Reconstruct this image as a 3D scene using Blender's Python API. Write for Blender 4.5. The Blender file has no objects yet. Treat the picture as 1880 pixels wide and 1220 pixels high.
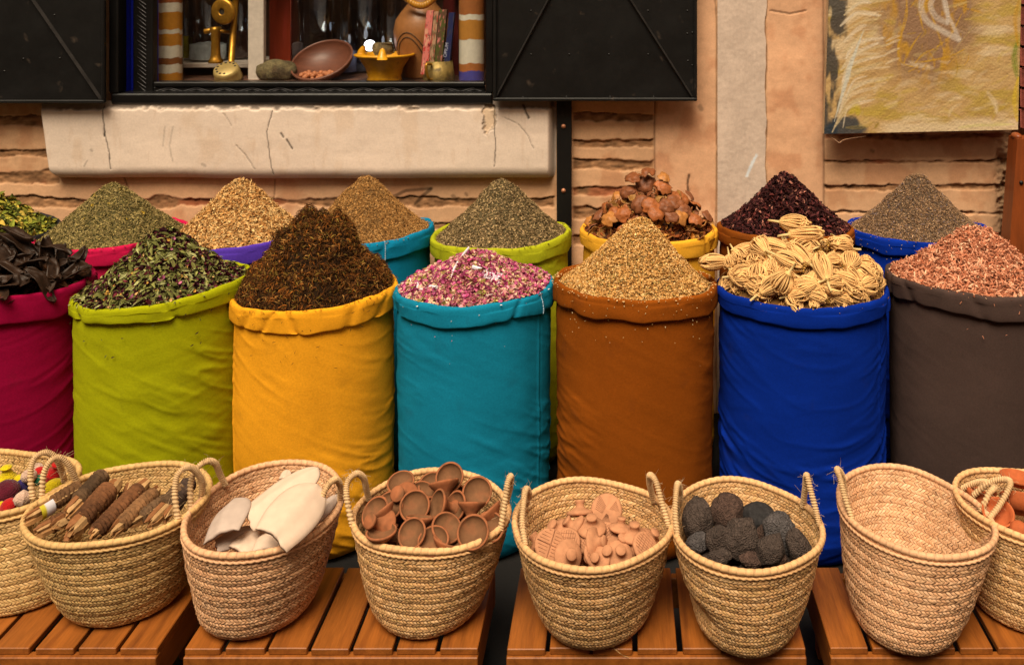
import bpy, math, numpy as np
from mathutils import Vector, Matrix

RNG = np.random.default_rng(11)
SC = bpy.context.scene
COL = SC.collection
R = math.radians

# ------------------------------------------------------------------ layout: a level camera 1.76 m up
F, VX, VY, CH = 1700.0, 1140.0, -50.0, 1.76

def at_y(px, py, Y):
    return np.array([(px - VX) / F * Y, Y, CH - (py - VY) / F * Y])

def at_z(px, py, z):
    return at_y(px, py, F * (CH - z) / (py - VY))

# ------------------------------------------------------------------ colour
TINT = np.array([1.0, .84, .66])
GAIN = 1.25

def lin(c):
    c = np.asarray(c, float) / 255.0
    return np.where(c <= .04045, c / 12.92, ((c + .055) / 1.055) ** 2.4)

def A(r, g, b, k=1.0):
    """albedo of a surface that shows as this sRGB value in warm shade light"""
    return np.clip(lin((r, g, b)) / (TINT * GAIN) * k, .0015, .86)

# ------------------------------------------------------------------ noise
def _h(i, j, k, s):
    x = (i.astype(np.int64) * 374761393 + j.astype(np.int64) * 668265263 + k.astype(np.int64) * 2147483647 + s * 974634777) & 0xFFFFFFFF
    x = ((x ^ (x >> 13)) * 1274126177) & 0xFFFFFFFF
    x = ((x ^ (x >> 16)) * 2246822519) & 0xFFFFFFFF
    return ((x ^ (x >> 15)) & 0xFFFF) / 65535.0

def vnoise(x, y, z=0.0, s=0):
    x, y, z = np.broadcast_arrays(np.asarray(x, float), np.asarray(y, float), np.asarray(z, float))
    i, j, k = np.floor(x), np.floor(y), np.floor(z)
    u, v, w = x - i, y - j, z - k
    u, v, w = [t * t * t * (t * (t * 6 - 15) + 10) for t in (u, v, w)]
    i, j, k = i.astype(np.int64), j.astype(np.int64), k.astype(np.int64)
    r = 0
    for a, wa in ((0, 1 - u), (1, u)):
        for b, wb in ((0, 1 - v), (1, v)):
            for c, wc in ((0, 1 - w), (1, w)):
                r = r + wa * wb * wc * _h(i + a, j + b, k + c, s)
    return r * 2 - 1

def fbm(x, y, z=0.0, o=3, s=0):
    r, a = 0, 1.0
    x, y, z = np.asarray(x, float), np.asarray(y, float), np.asarray(z, float)
    for n in range(o):
        r = r + a * vnoise(x, y, z, s + n * 17)
        x, y, z, a = x * 2.03, y * 2.03, z * 2.03, a * .5
    return r / 1.6

def sstep(a, b, x):
    t = np.clip((np.asarray(x, float) - a) / (b - a), 0, 1)
    return t * t * (3 - 2 * t)

# ------------------------------------------------------------------ objects
ORG = {}

class B:
    """collects vertices, faces and per-point colours of one mesh"""
    def __init__(self):
        self.v, self.f, self.c, self.n = [], [], [], 0
    def add(self, V, Fs, c=None):
        V = np.asarray(V, float).reshape(-1, 3)
        if not isinstance(Fs, list) or (len(Fs) and np.asarray(Fs[0]).ndim == 1):
            Fs = [np.asarray(Fs)]
        for f in Fs:
            f = np.asarray(f)
            if f.size:
                self.f.append(f + self.n)
        self.v.append(V)
        if c is None:
            c = np.ones((len(V), 3))
        c = np.asarray(c, float)
        if c.ndim == 1:
            c = np.tile(c, (len(V), 1))
        self.c.append(c)
        self.n += len(V)
        return self
    def build(self, name, mat, parent=None, org=None, smooth=True, auto=None):
        V = np.concatenate(self.v); C = np.concatenate(self.c)
        if org is None:
            lo, hi = V.min(0), V.max(0)
            org = np.array([(lo[0] + hi[0]) / 2, (lo[1] + hi[1]) / 2, lo[2]])
        org = np.asarray(org, float)
        V = V - org
        me = bpy.data.meshes.new(name)
        me.vertices.add(len(V)); me.vertices.foreach_set('co', V.astype(np.float32).ravel())
        starts, idx, p = [], [], 0
        for f in self.f:
            n, k = f.shape
            starts.append(p + np.arange(n) * k); idx.append(f.ravel()); p += n * k
        starts = np.concatenate(starts); idx = np.concatenate(idx)
        me.loops.add(len(idx)); me.loops.foreach_set('vertex_index', idx.astype(np.int32))
        me.polygons.add(len(starts)); me.polygons.foreach_set('loop_start', starts.astype(np.int32))
        me.update(calc_edges=True)
        me.polygons.foreach_set('use_smooth', np.full(len(starts), bool(smooth)))
        ca = me.color_attributes.new('Col', 'FLOAT_COLOR', 'POINT')
        ca.data.foreach_set('color', np.hstack([C, np.ones((len(C), 1))]).astype(np.float32).ravel())
        me.materials.append(mat)
        me.validate()
        if auto is not None:
            try:
                me.set_sharp_from_angle(angle=R(auto))
            except Exception:
                pass
        o = bpy.data.objects.new(name, me); COL.objects.link(o)
        ORG[o.name] = org
        o.location = org - (ORG[parent.name] if parent else 0)
        if parent:
            o.parent = parent
        return o

def tag(o, label=None, cat=None, group=None, kind=None):
    if label: o['label'] = label
    if cat: o['category'] = cat
    if group: o['group'] = group
    if kind: o['kind'] = kind
    return o

def empty(name, loc, label, cat, group=None):
    o = bpy.data.objects.new(name, None); COL.objects.link(o)
    o.empty_display_size = .05
    o.location = loc; ORG[o.name] = np.asarray(loc, float)
    return tag(o, label, cat, group)

def dup(root, mtx, label=None, group=None, cat=None):
    """copy of a thing with its parts, placed by a matrix"""
    r = root.copy(); COL.objects.link(r); r.matrix_world = mtx
    for ch in root.children:
        c = ch.copy(); COL.objects.link(c); c.parent = r
    if label: r['label'] = label
    if group: r['group'] = group
    if cat: r['category'] = cat
    return r

# ------------------------------------------------------------------ shapes (return verts, faces)
def quads(nu, nv, cu=False, cv=False):
    i = np.arange(nu if cu else nu - 1)[:, None]; j = np.arange(nv if cv else nv - 1)[None, :]
    i2, j2 = (i + 1) % nu, (j + 1) % nv
    f = np.stack([i * nv + j + 0 * i, i2 * nv + j, i2 * nv + j2, i * nv + j2 + 0 * i], -1)
    return f.reshape(-1, 4)

def box(lo, hi):
    lo, hi = np.asarray(lo, float), np.asarray(hi, float)
    V = np.array([[x, y, z] for x in (0, 1) for y in (0, 1) for z in (0, 1)]) * (hi - lo) + lo
    Fq = np.array([[0, 1, 3, 2], [4, 6, 7, 5], [0, 4, 5, 1], [2, 3, 7, 6], [0, 2, 6, 4], [1, 5, 7, 3]])
    return V, Fq

def bbox(lo, hi, b=.003):
    """box with chamfered edges"""
    lo, hi = np.asarray(lo, float), np.asarray(hi, float)
    b = min(b, (hi - lo).min() * .45)
    V = []
    for x in (0, 1):
        for y in (0, 1):
            for z in (0, 1):
                s = np.array([x, y, z]); p = lo + (hi - lo) * s; d = (1 - 2 * s) * b
                for ax in range(3):
                    q = p + d; q[ax] = p[ax]; V.append(q)
    V = np.array(V)
    I = lambda x, y, z, ax: (x * 4 + y * 2 + z) * 3 + ax
    F4, F3 = [], []
    for s in (0, 1):
        F4 += [[I(s, 0, 0, 0), I(s, 1, 0, 0), I(s, 1, 1, 0), I(s, 0, 1, 0)], [I(0, s, 0, 1), I(1, s, 0, 1), I(1, s, 1, 1), I(0, s, 1, 1)], [I(0, 0, s, 2), I(1, 0, s, 2), I(1, 1, s, 2), I(0, 1, s, 2)]]
    for a in (0, 1):
        for c in (0, 1):
            F4 += [[I(a, c, 0, 0), I(a, c, 0, 1), I(a, c, 1, 1), I(a, c, 1, 0)], [I(a, 0, c, 0), I(a, 0, c, 2), I(a, 1, c, 2), I(a, 1, c, 0)], [I(0, a, c, 1), I(0, a, c, 2), I(1, a, c, 2), I(1, a, c, 1)]]
    for x in (0, 1):
        for y in (0, 1):
            for z in (0, 1):
                F3.append([I(x, y, z, 0), I(x, y, z, 1), I(x, y, z, 2)])
    return V, [np.array(F4), np.array(F3)]

def lathe(prof, n=32, cap=True):
    """profile (r, z) turned round Z"""
    prof = np.asarray(prof, float); m = len(prof)
    t = np.linspace(0, 2 * math.pi, n, endpoint=False)
    V = np.stack([prof[None, :, 0] * np.cos(t)[:, None], prof[None, :, 0] * np.sin(t)[:, None], np.tile(prof[:, 1], (n, 1))], -1).reshape(-1, 3)
    return V, quads(n, m, cu=True)

def spline(P, n=40, closed=False):
    P = np.asarray(P, float); m = len(P)
    out = []
    segs = m if closed else m - 1
    per = max(2, n // segs)
    for i in range(segs):
        g = lambda k: P[k % m] if closed else P[min(max(k, 0), m - 1)]
        p0, p1, p2, p3 = g(i - 1), g(i), g(i + 1), g(i + 2)
        t = np.linspace(0, 1, per, endpoint=False)[:, None]
        out.append(.5 * ((2 * p1) + (-p0 + p2) * t + (2 * p0 - 5 * p1 + 4 * p2 - p3) * t ** 2 + (-p0 + 3 * p1 - 3 * p2 + p3) * t ** 3))
    out = np.concatenate(out)
    return out if closed else np.vstack([out, P[-1:]])

def frames(P, closed=False):
    if closed:
        T = np.roll(P, -1, 0) - np.roll(P, 1, 0)
    else:
        T = np.gradient(P, axis=0)
    T /= np.linalg.norm(T, axis=1)[:, None] + 1e-12
    up = np.array([0, 0, 1.0]) if abs(T[0][2]) < .9 else np.array([1.0, 0, 0])
    N = np.zeros_like(P); n = np.cross(np.cross(T[0], up), T[0])
    for i in range(len(P)):
        n = n - T[i] * n.dot(T[i]); n /= np.linalg.norm(n) + 1e-12; N[i] = n
    return T, N, np.cross(T, N)

def tube(P, rad, n=8, closed=False, rfun=None, caps=True):
    P = np.asarray(P, float); T, N, Bn = frames(P, closed)
    rad = np.broadcast_to(np.asarray(rad, float), (len(P),))
    a = np.linspace(0, 2 * math.pi, n, endpoint=False)
    rr = np.repeat(rad[:, None], n, 1)
    if rfun is not None:
        rr = rr * rfun(np.arange(len(P))[:, None] / max(1, len(P) - 1), a[None, :])
    V = P[:, None, :] + rr[..., None] * (np.cos(a)[None, :, None] * N[:, None, :] + np.sin(a)[None, :, None] * Bn[:, None, :])
    V = V.reshape(-1, 3); Fq = [quads(len(P), n, cu=closed, cv=True)]
    if caps and not closed:
        Fq += [np.arange(n)[None, ::-1], (np.arange(n) + (len(P) - 1) * n)[None, :]]
    return V, Fq

def sphere(n=16, m=10):
    t = np.linspace(0, math.pi, m)
    pr = np.stack([np.sin(t), -np.cos(t)], 1); pr[0, 0] = pr[-1, 0] = 1e-4
    return lathe(pr, n)

def basis(zax, spin=0.0):
    z = np.asarray(zax, float); z = z / np.linalg.norm(z)
    u = np.array([0, 0, 1.0]) if abs(z[2]) < .95 else np.array([0, 1.0, 0])
    x = np.cross(u, z); x /= np.linalg.norm(x); y = np.cross(z, x)
    c, s = math.cos(spin), math.sin(spin)
    return np.stack([x * c + y * s, -x * s + y * c, z], 1)

def mtx(p, zax, spin=0.0, s=1.0):
    Mx = np.eye(4); Mx[:3, :3] = basis(zax, spin) * np.broadcast_to(np.asarray(s, float), (3,))[None, :]; Mx[:3, 3] = p
    return Matrix(Mx.tolist())

# ------------------------------------------------------------------ materials
def _node(nt, t, **k):
    n = nt.nodes.new(t)
    for a, v in k.items(): setattr(n, a, v)
    return n

def mat(name, col=(.5, .5, .5), rough=.85, attr=False, var=(6, .15), var2=(60, .08), blot=None, bumps=((80, .3, .004, 'N'),),
        metal=0.0, spec=.35, sheen=0.0, coat=0.0, st=(1, 1, 1), emit=0.0, rvar=0.0):
    m = bpy.data.materials.new(name); m.use_nodes = True
    nt = m.node_tree; nt.nodes.clear(); L = nt.links.new
    out = _node(nt, 'ShaderNodeOutputMaterial'); bs = _node(nt, 'ShaderNodeBsdfPrincipled'); L(bs.outputs[0], out.inputs[0])
    tc = _node(nt, 'ShaderNodeTexCoord'); mp = _node(nt, 'ShaderNodeMapping'); mp.inputs['Scale'].default_value = st
    L(tc.outputs['Object'], mp.inputs[0])
    if attr:
        a = _node(nt, 'ShaderNodeAttribute', attribute_name='Col'); c = a.outputs['Color']
    else:
        a = _node(nt, 'ShaderNodeRGB'); a.outputs[0].default_value = (*[float(q) for q in col], 1); c = a.outputs[0]
    def noise(sc, det=4, dist=0.0):
        n = _node(nt, 'ShaderNodeTexNoise'); n.inputs['Scale'].default_value = sc; n.inputs['Detail'].default_value = det
        n.inputs['Distortion'].default_value = dist; L(mp.outputs[0], n.inputs['Vector']); return n
    if blot:
        bc, bsca, lo, hi = blot
        n = noise(bsca, 6, .4); r = _node(nt, 'ShaderNodeMapRange'); r.inputs[1].default_value = lo; r.inputs[2].default_value = hi
        L(n.outputs['Fac'], r.inputs[0]); mx = _node(nt, 'ShaderNodeMix', data_type='RGBA')
        L(r.outputs[0], mx.inputs[0]); L(c, mx.inputs[6]); mx.inputs[7].default_value = (*[float(q) for q in bc], 1); c = mx.outputs[2]
    for vv in (var, var2):
        if vv:
            n = noise(vv[0]); r = _node(nt, 'ShaderNodeMapRange')
            r.inputs[1].default_value, r.inputs[2].default_value = .3, .7
            r.inputs[3].default_value, r.inputs[4].default_value = 1 - vv[1], 1 + vv[1]
            L(n.outputs['Fac'], r.inputs[0]); sc = _node(nt, 'ShaderNodeVectorMath', operation='SCALE')
            L(c, sc.inputs[0]); L(r.outputs[0], sc.inputs['Scale']); c = sc.outputs[0]
    L(c, bs.inputs['Base Color'])
    bs.inputs['Roughness'].default_value = rough; bs.inputs['Metallic'].default_value = metal
    bs.inputs['Specular IOR Level'].default_value = spec
    if rvar:
        n = noise(9, 5); r = _node(nt, 'ShaderNodeMapRange'); r.inputs[3].default_value = rough - rvar; r.inputs[4].default_value = rough + rvar
        L(n.outputs['Fac'], r.inputs[0]); L(r.outputs[0], bs.inputs['Roughness'])
    if sheen:
        bs.inputs['Sheen Weight'].default_value = sheen; bs.inputs['Sheen Roughness'].default_value = .5
    if coat:
        bs.inputs['Coat Weight'].default_value = coat; bs.inputs['Coat Roughness'].default_value = .25
    if emit:
        L(c, bs.inputs['Emission Color']); bs.inputs['Emission Strength'].default_value = emit
    prev = None
    for (sc, stg, dist, kind) in bumps:
        if kind == 'N': t = noise(sc, 5).outputs['Fac']
        else:
            v = _node(nt, 'ShaderNodeTexVoronoi'); v.inputs['Scale'].default_value = sc; L(mp.outputs[0], v.inputs['Vector']); t = v.outputs['Distance']
        b = _node(nt, 'ShaderNodeBump'); b.inputs['Strength'].default_value = stg; b.inputs['Distance'].default_value = dist
        L(t, b.inputs['Height'])
        if prev: L(prev, b.inputs['Normal'])
        prev = b.outputs[0]
    if prev: L(prev, bs.inputs['Normal'])
    return m

def glass_mat(name, tint=(1, 1, 1), ior=1.45):
    m = bpy.data.materials.new(name); m.use_nodes = True; nt = m.node_tree; nt.nodes.clear(); L = nt.links.new
    out = _node(nt, 'ShaderNodeOutputMaterial'); mx = _node(nt, 'ShaderNodeMixShader'); tr = _node(nt, 'ShaderNodeBsdfTransparent'); gl = _node(nt, 'ShaderNodeBsdfGlossy')
    fr = _node(nt, 'ShaderNodeFresnel'); fr.inputs[0].default_value = ior
    tr.inputs[0].default_value = (*tint, 1); gl.inputs['Roughness'].default_value = .03
    ge = _node(nt, 'ShaderNodeNewGeometry'); ml_ = _node(nt, 'ShaderNodeMath', operation='MULTIPLY'); iv = _node(nt, 'ShaderNodeMath', operation='SUBTRACT'); iv.inputs[0].default_value = 1; L(ge.outputs['Backfacing'], iv.inputs[1]); L(fr.outputs[0], ml_.inputs[0]); L(iv.outputs[0], ml_.inputs[1]); L(ml_.outputs[0], mx.inputs[0]); L(tr.outputs[0], mx.inputs[1]); L(gl.outputs[0], mx.inputs[2]); L(mx.outputs[0], out.inputs[0])
    return m

# ------------------------------------------------------------------ camera, light
cam = bpy.data.cameras.new('camera'); co = bpy.data.objects.new('camera', cam); COL.objects.link(co); SC.camera = co
co.location = (0, 0, CH); co.rotation_euler = (R(90), 0, 0)
cam.sensor_fit = 'HORIZONTAL'; cam.sensor_width = 36; cam.lens = F / 1880 * 36
cam.shift_x = (940 - VX) / 1880; cam.shift_y = -(610 - VY) / 1880
cam.clip_start = .05; cam.clip_end = 400
cam.dof.use_dof = True; cam.dof.focus_distance = 2.5; cam.dof.aperture_fstop = 6.3

SUN_EL, SUN_AZ = R(60), R(-16)      # sun behind the camera, a little to the left
w = bpy.data.worlds.new('World'); SC.world = w; w.use_nodes = True
nt = w.node_tree; bg = nt.nodes['Background']
sky = nt.nodes.new('ShaderNodeTexSky'); sky.sky_type = 'NISHITA'; sky.sun_disc = False
sky.sun_elevation = SUN_EL; sky.sun_rotation = math.pi + SUN_AZ; sky.air_density = 1; sky.dust_density = 4; sky.ozone_density = 1
hs = nt.nodes.new('ShaderNodeHueSaturation'); hs.inputs['Saturation'].default_value = .25
ml = nt.nodes.new('ShaderNodeVectorMath'); ml.operation = 'MULTIPLY'; ml.inputs[1].default_value = (1.12, .855, .59)
nt.links.new(sky.outputs[0], hs.inputs['Color']); nt.links.new(hs.outputs[0], ml.inputs[0]); nt.links.new(ml.outputs[0], bg.inputs[0])
bg.inputs[1].default_value = .055
sl = bpy.data.lights.new('sun', 'SUN'); so = bpy.data.objects.new('sun', sl); COL.objects.link(so)
sl.energy = 3.1; sl.angle = R(32); sl.color = (1, .855, .64)
so.rotation_euler = (R(90) - SUN_EL, 0, SUN_AZ); so.location = (0, -2, 6)
SC.view_settings.view_transform = 'Standard'; SC.view_settings.look = 'None'; SC.view_settings.exposure = .75; SC.view_settings.gamma = 1
SC.cycles.max_bounces = 6; SC.cycles.transparent_max_bounces = 12
# ------------------------------------------------------------------ ground and wall
YW, S = 3.70, F / 3.70
ground = B().add(*box((-14, -9, -.05), (14, 14, 0))).build('ground', mat('ground_stone', A(22, 18, 15), .9, var=(2, .25), bumps=((14, .5, .01, 'N'), (90, .3, .003, 'N'))), org=(0, 0, 0), smooth=False)
tag(ground, kind='structure')
op = B()  # unseen wall, added to block low sky light and shade the stall
op.add(*bbox((-8, -1.75, 0), (8, -1.35, 3.8), .02)).add(*bbox((-8, -1.80, 3.8), (8, -1.30, 3.92), .02))
tag(op.build('unseen_shade_wall', mat('shade_wall_plaster', A(206, 146, 96), .95, var=(1.5, .15), bumps=((20, .3, .01, 'N'),)), smooth=False), 'unseen ochre plaster wall added behind the camera to shade the stall', 'wall', kind='structure')

def wall_xy(px, py):
    return (px - VX) / S, CH - (py - VY) / S

PL = A(226, 166, 116); MORT = A(158, 108, 68); DARK = A(46, 26, 14); BRICK = A(165, 88, 52); GREY = A(216, 181, 150)
gx = np.concatenate([np.arange(-420, -20, 22.), np.arange(-20, 1904, 2.0), np.arange(1904, 2300, 22.)])
gy = np.concatenate([np.arange(-470, -12, 22.), np.arange(-12, 486, 2.0), np.arange(486, 762, 12.), [758.7]])
PX, PY = np.meshgrid(gx, gy, indexing='ij')
H = .0028 * fbm(PX / 90, PY / 60, s=1) + .0005 * fbm(PX / 14, PY / 11, s=2)
mo = .5 + .5 * fbm(PX / 160, PY / 120, s=3)
C = PL[None, None] * (1 + .14 * fbm(PX / 120, PY / 90, o=4, s=4) + .07 * fbm(PX / 9, PY / 8, s=5))[..., None]
C = C * (1 - .22 * sstep(.15, .6, fbm(PX / 45, PY / 60, o=4, s=6))[..., None] * np.array([.6, 1, 1.2]))
# smooth pinkish plaster of the two piers
pier = ((PX > 1202) & (PX < 1313)) | ((PX > 1408) & (PX < 1513))
C[pier] = C[pier] * np.array([1.08, 1.06, 1.1])
JO = [  # x0, x1, centre y, half thickness, depth m
    (-420, 92, 222, 9, .030), (-420, 96, 282, 8, .022), (-420, 112, 327, 9, .022), (-420, 1020, 371, 8, .026), (-420, 1020, 414, 4, .02),
    (1050, 1202, 216, 7, .026), (1050, 1202, 264, 7, .03), (1050, 1202, 302, 11, .028), (1050, 1202, 352, 8, .03), (1050, 1202, 392, 9, .03), (1050, 1202, 440, 8, .03),
    (1513, 1862, 296, 2.2, .030), (1513, 1862, 344, 4, .034), (1513, 1862, 390, 2.5, .030), (1513, 1862, 250, 5, .02), (1513, 1862, 436, 6, .03),
    (-420, 1020, 462, 7, .02)]
rough_r = sstep(1822, 1850, PX + 10 * fbm(PX / 12, PY / 12, s=8)) * (PX < 1868) * sstep(235, 300, PY)
H0, C0, PX0, PY0 = H, C, PX, PY
for n, (x0, x1, yc, th, dp) in enumerate(JO):
    r0, r1 = np.searchsorted(gy, [yc - 34, yc + 34]); q0, q1 = np.searchsorted(gx, [x0 - 3, x1 + 3])
    PX, PY, H, C = PX0[q0:q1, r0:r1], PY0[q0:q1, r0:r1], H0[q0:q1, r0:r1], C0[q0:q1, r0:r1]
    wob = yc + 3 * fbm(PX / 150, 0, s=20 + n) + 1.6 * fbm(PX / 15, 0, s=40 + n)
    hw = th * (1.0 + .7 * fbm(PX / 60, 0, s=60 + n)) + 1.8 * fbm(PX / 8, PY / 8, s=70 + n)
    tdist = np.abs(PY - wob)
    mk_ = (1 - sstep(hw - 2, hw + 1.5, tdist)) * sstep(x0 - 1, x0 + 5, PX) * (1 - sstep(x1 - 6, x1, PX))
    ins = .55 + .45 * fbm(PX / 22, PY / 9, s=80 + n)
    H = H - mk_ * dp * .42 * np.clip(ins, .05, 1.1)
    # old brick shows in places, crumbly mortar elsewhere
    br = .8 * sstep(.2, .45, fbm(PX / 70, PY / 200, s=90 + n)) * (1 if x1 > 600 or x0 < 0 else .5)
    cc = MORT[None, None] * (1 + .7 * fbm(PX / 12, PY / 5, s=95 + n))[..., None] * (1 - br[..., None]) + BRICK[None, None] * (1 + .3 * fbm(PX / 12, PY / 8, s=97))[..., None] * br[..., None]
    C = C * (1 - mk_[..., None]) + cc * mk_[..., None]
    # a dark crack along the upper lip of the joint
    lip = (1 - sstep(.5, 1.7, np.abs(PY - (wob - hw + 1)))) * mk_ * sstep(-.15, .25, fbm(PX / 40, 0, s=110 + n))
    C = C * (1 - .85 * lip[..., None]) + DARK * .85 * lip[..., None]
    H = H - .008 * lip
    H0[q0:q1, r0:r1] = H; C0[q0:q1, r0:r1] = C
H, C, PX, PY = H0, C0, PX0, PY0
H = H - rough_r * (.02 + .03 * fbm(PX / 14, PY / 12, s=9))
C = C * (1 - .55 * rough_r[..., None]) + (A(150, 120, 84) * .55) * rough_r[..., None]
# seams of the piers
for xs, amp in ((1202, 1.0), (1316, 3), (1406, 3.5), (1513, 1.2)):
    d = np.abs(PX - xs - amp * fbm(PY / 60, 0, s=130 + xs))
    mk_ = 1 - sstep(.6, 2.4, d)
    H -= .006 * mk_; C = C * (1 - .45 * mk_[..., None])
# short cracks, chips, scuffs on the plaster
def crack(pts, wd=1.3, k=.75, dp=.004):
    pts = np.asarray(pts, float); lo, hi = pts.min(0) - 14, pts.max(0) + 14
    r0, r1 = np.searchsorted(gy, [lo[1], hi[1]]); q0, q1 = np.searchsorted(gx, [lo[0], hi[0]]); PX, PY = PX0[q0:q1, r0:r1], PY0[q0:q1, r0:r1]
    d = np.full(PX.shape, 1e9)
    for a, b in zip(pts[:-1], pts[1:]):
        ab = b - a; t = np.clip(((PX - a[0]) * ab[0] + (PY - a[1]) * ab[1]) / (ab @ ab), 0, 1)
        d = np.minimum(d, np.hypot(PX - a[0] - t * ab[0] + .8 * fbm(PX / 6, PY / 6, s=150), PY - a[1] - t * ab[1]))
    mk_ = (1 - sstep(wd * .5, wd + 1, d))
    H[q0:q1, r0:r1] -= dp * mk_; C[q0:q1, r0:r1] *= (1 - k * mk_[..., None])
crack([(1265, 322), (1262, 338), (1264, 352)], 2.0)
crack([(1415, 20), (1450, 26), (1480, 20)], 1.0, .4)
crack([(720, 362), (745, 350), (790, 346)], 3.2, .62, 0); crack([(762, 374), (778, 358), (792, 346)], 3.4, .62, 0); crack([(832, 360), (838, 368)], 4.5, .5, 0); crack([(855, 355), (857, 358)], 3, .5, 0)
crack([(650, 338), (654, 345)], 2, .6); crack([(227, 322), (235, 345)], 1.2, .5); crack([(505, 330), (502, 366)], 1.0, .45)
crack([(1285, 196), (1288, 200)], 5, .4, 0); crack([(1600, 276), (1603, 278)], 3, .4, 0)
xs, zs = wall_xy(PX, PY)
V = np.stack([xs, YW - H, zs], -1).reshape(-1, 3)
Fq = quads(len(gx), len(gy))
cx = PX.ravel()[Fq].mean(1); cy = PY.ravel()[Fq].mean(1)
Fq = Fq[~((cx > 212) & (cx < 896) & (cy < 182) & (cy > -400))][:, ::-1]
wall_mat = mat('old_plaster', rough=.92, attr=True, var=(5, .05), var2=(130, .06), bumps=((160, .14, .002, 'N'),), spec=.15)
wb = B().add(V, Fq, C.reshape(-1, 3))
b0 = box((xs.min(), YW + .75, 0), (xs.max(), YW + .9, zs.max())); wb.add(*b0, PL)
wall = wb.build('wall', wall_mat, org=(0, YW, 0))
tag(wall, 'ochre plastered brick wall with eroded horizontal joints behind the sacks', 'wall', kind='thing')

# the cream plaster panel below the window
gx2 = np.arange(82, 1021.5, 1.6); gy2 = np.arange(182, 329.5, 1.5)
QX, QY = np.meshgrid(gx2, gy2, indexing='ij')
left = 82 + (QY - 190) * .135 + 4 * sstep(300, 327, QY) ** 2 * 3
QXs = left + (QX - 82) / (1020 - 82) * (1020 - left)
wav = 2.5 * fbm(QXs / 170, 0, s=201)
qq = np.clip((QY + wav - 300) / 25, 0, 1); prof = .050 * np.sqrt(np.clip(1 - qq ** 2.2, 0, 1)) + .008
edge = sstep(0, 9, QXs - left) * sstep(0, 14, 1021 - QXs)
h = prof * (.25 + .75 * edge) - .014 * (1 - edge) + .0014 * fbm(QXs / 80, QY / 50, s=202) + .0003 * fbm(QXs / 14, QY / 10, s=203)
h = np.where(QY > 325, -.02, h)
CRE = A(236, 201, 168)
c = CRE[None, None] * (1 + .05 * fbm(QXs / 110, QY / 60, o=4, s=204) + .03 * fbm(QXs / 8, QY / 8, s=205))[..., None]
st = sstep(.2, .6, fbm(QXs / 40, QY / 90, o=4, s=206)); c = c * (1 - .09 * st[..., None] * np.array([.6, 1, 1.5]))
st = sstep(.42, .6, fbm(QXs / 9, QY / 40, o=3, s=207)); c = c * (1 - .07 * st[..., None] * np.array([.7, 1, 1.3]))
def pcrack(pts, wd=1.0, k=.8, dp=.004):
    global h, c
    pts = np.asarray(pts, float); d = np.full(QX.shape, 1e9)
    for a, b in zip(pts[:-1], pts[1:]):
        ab = b - a; t = np.clip(((QXs - a[0]) * ab[0] + (QY - a[1]) * ab[1]) / (ab @ ab), 0, 1)
        d = np.minimum(d, np.hypot(QXs - a[0] - t * ab[0] + 1.2 * fbm(QXs / 7, QY / 7, s=210), QY - a[1] - t * ab[1]))
    m_ = 1 - sstep(wd * .35, wd * .7 + .8, d); h = h - .7 * dp * m_; c = c * (1 - k * m_[..., None])
pcrack([(203, 192), (205, 225), (208, 245), (214, 270), (218, 305)], 1.1)
pcrack([(205, 232), (207, 246)], 2.2)
pcrack([(510, 200), (500, 238), (504, 275), (511, 315)], .9)
pcrack([(445, 262), (462, 280), (478, 305)], .6, .5); pcrack([(422, 204), (436, 228)], .5, .4)
pcrack([(526, 241), (530, 247)], 3.0, .7); pcrack([(536, 252), (546, 268)], 2.2, .8)
pcrack([(910, 190), (912, 240), (914, 262), (911, 300)], .9)
pcrack([(963, 190), (973, 213)], 3.0, .75, .006)
pcrack([(930, 212), (955, 224), (972, 245), (982, 268)], .6, .5)
pcrack([(316, 228), (312, 262)], 2.2, .25, 0); pcrack([(330, 228), (324, 262), (330, 290)], 2.2, .25, 0)
pcrack([(383, 296), (389, 299)], 4, .3, 0); pcrack([(182, 270), (184, 272)], 3.5, .35, 0); pcrack([(170, 300), (175, 290)], 2, .35, 0)
chip = 1 - sstep(8, 13, np.hypot((QXs - 901) * 1.0, (QY - 212) * .42) + 4 * fbm(QXs / 8, QY / 8, s=211))
h -= .010 * chip; c = c * (1 - .16 * chip[..., None] * np.array([.5, 1, 1.8]))
ring = np.exp(-((np.hypot((QXs - 901), (QY - 212) * .42) - 11 + 4 * fbm(QXs / 8, QY / 8, s=211)) / 1.2) ** 2); c = c * (1 - .5 * ring[..., None])
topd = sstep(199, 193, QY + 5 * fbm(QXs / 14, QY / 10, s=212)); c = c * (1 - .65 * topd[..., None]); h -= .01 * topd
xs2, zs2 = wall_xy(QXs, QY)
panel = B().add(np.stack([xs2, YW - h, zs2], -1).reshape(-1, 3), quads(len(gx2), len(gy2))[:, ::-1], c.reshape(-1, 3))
panel.build('plaster_panel', wall_mat, wall)
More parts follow.
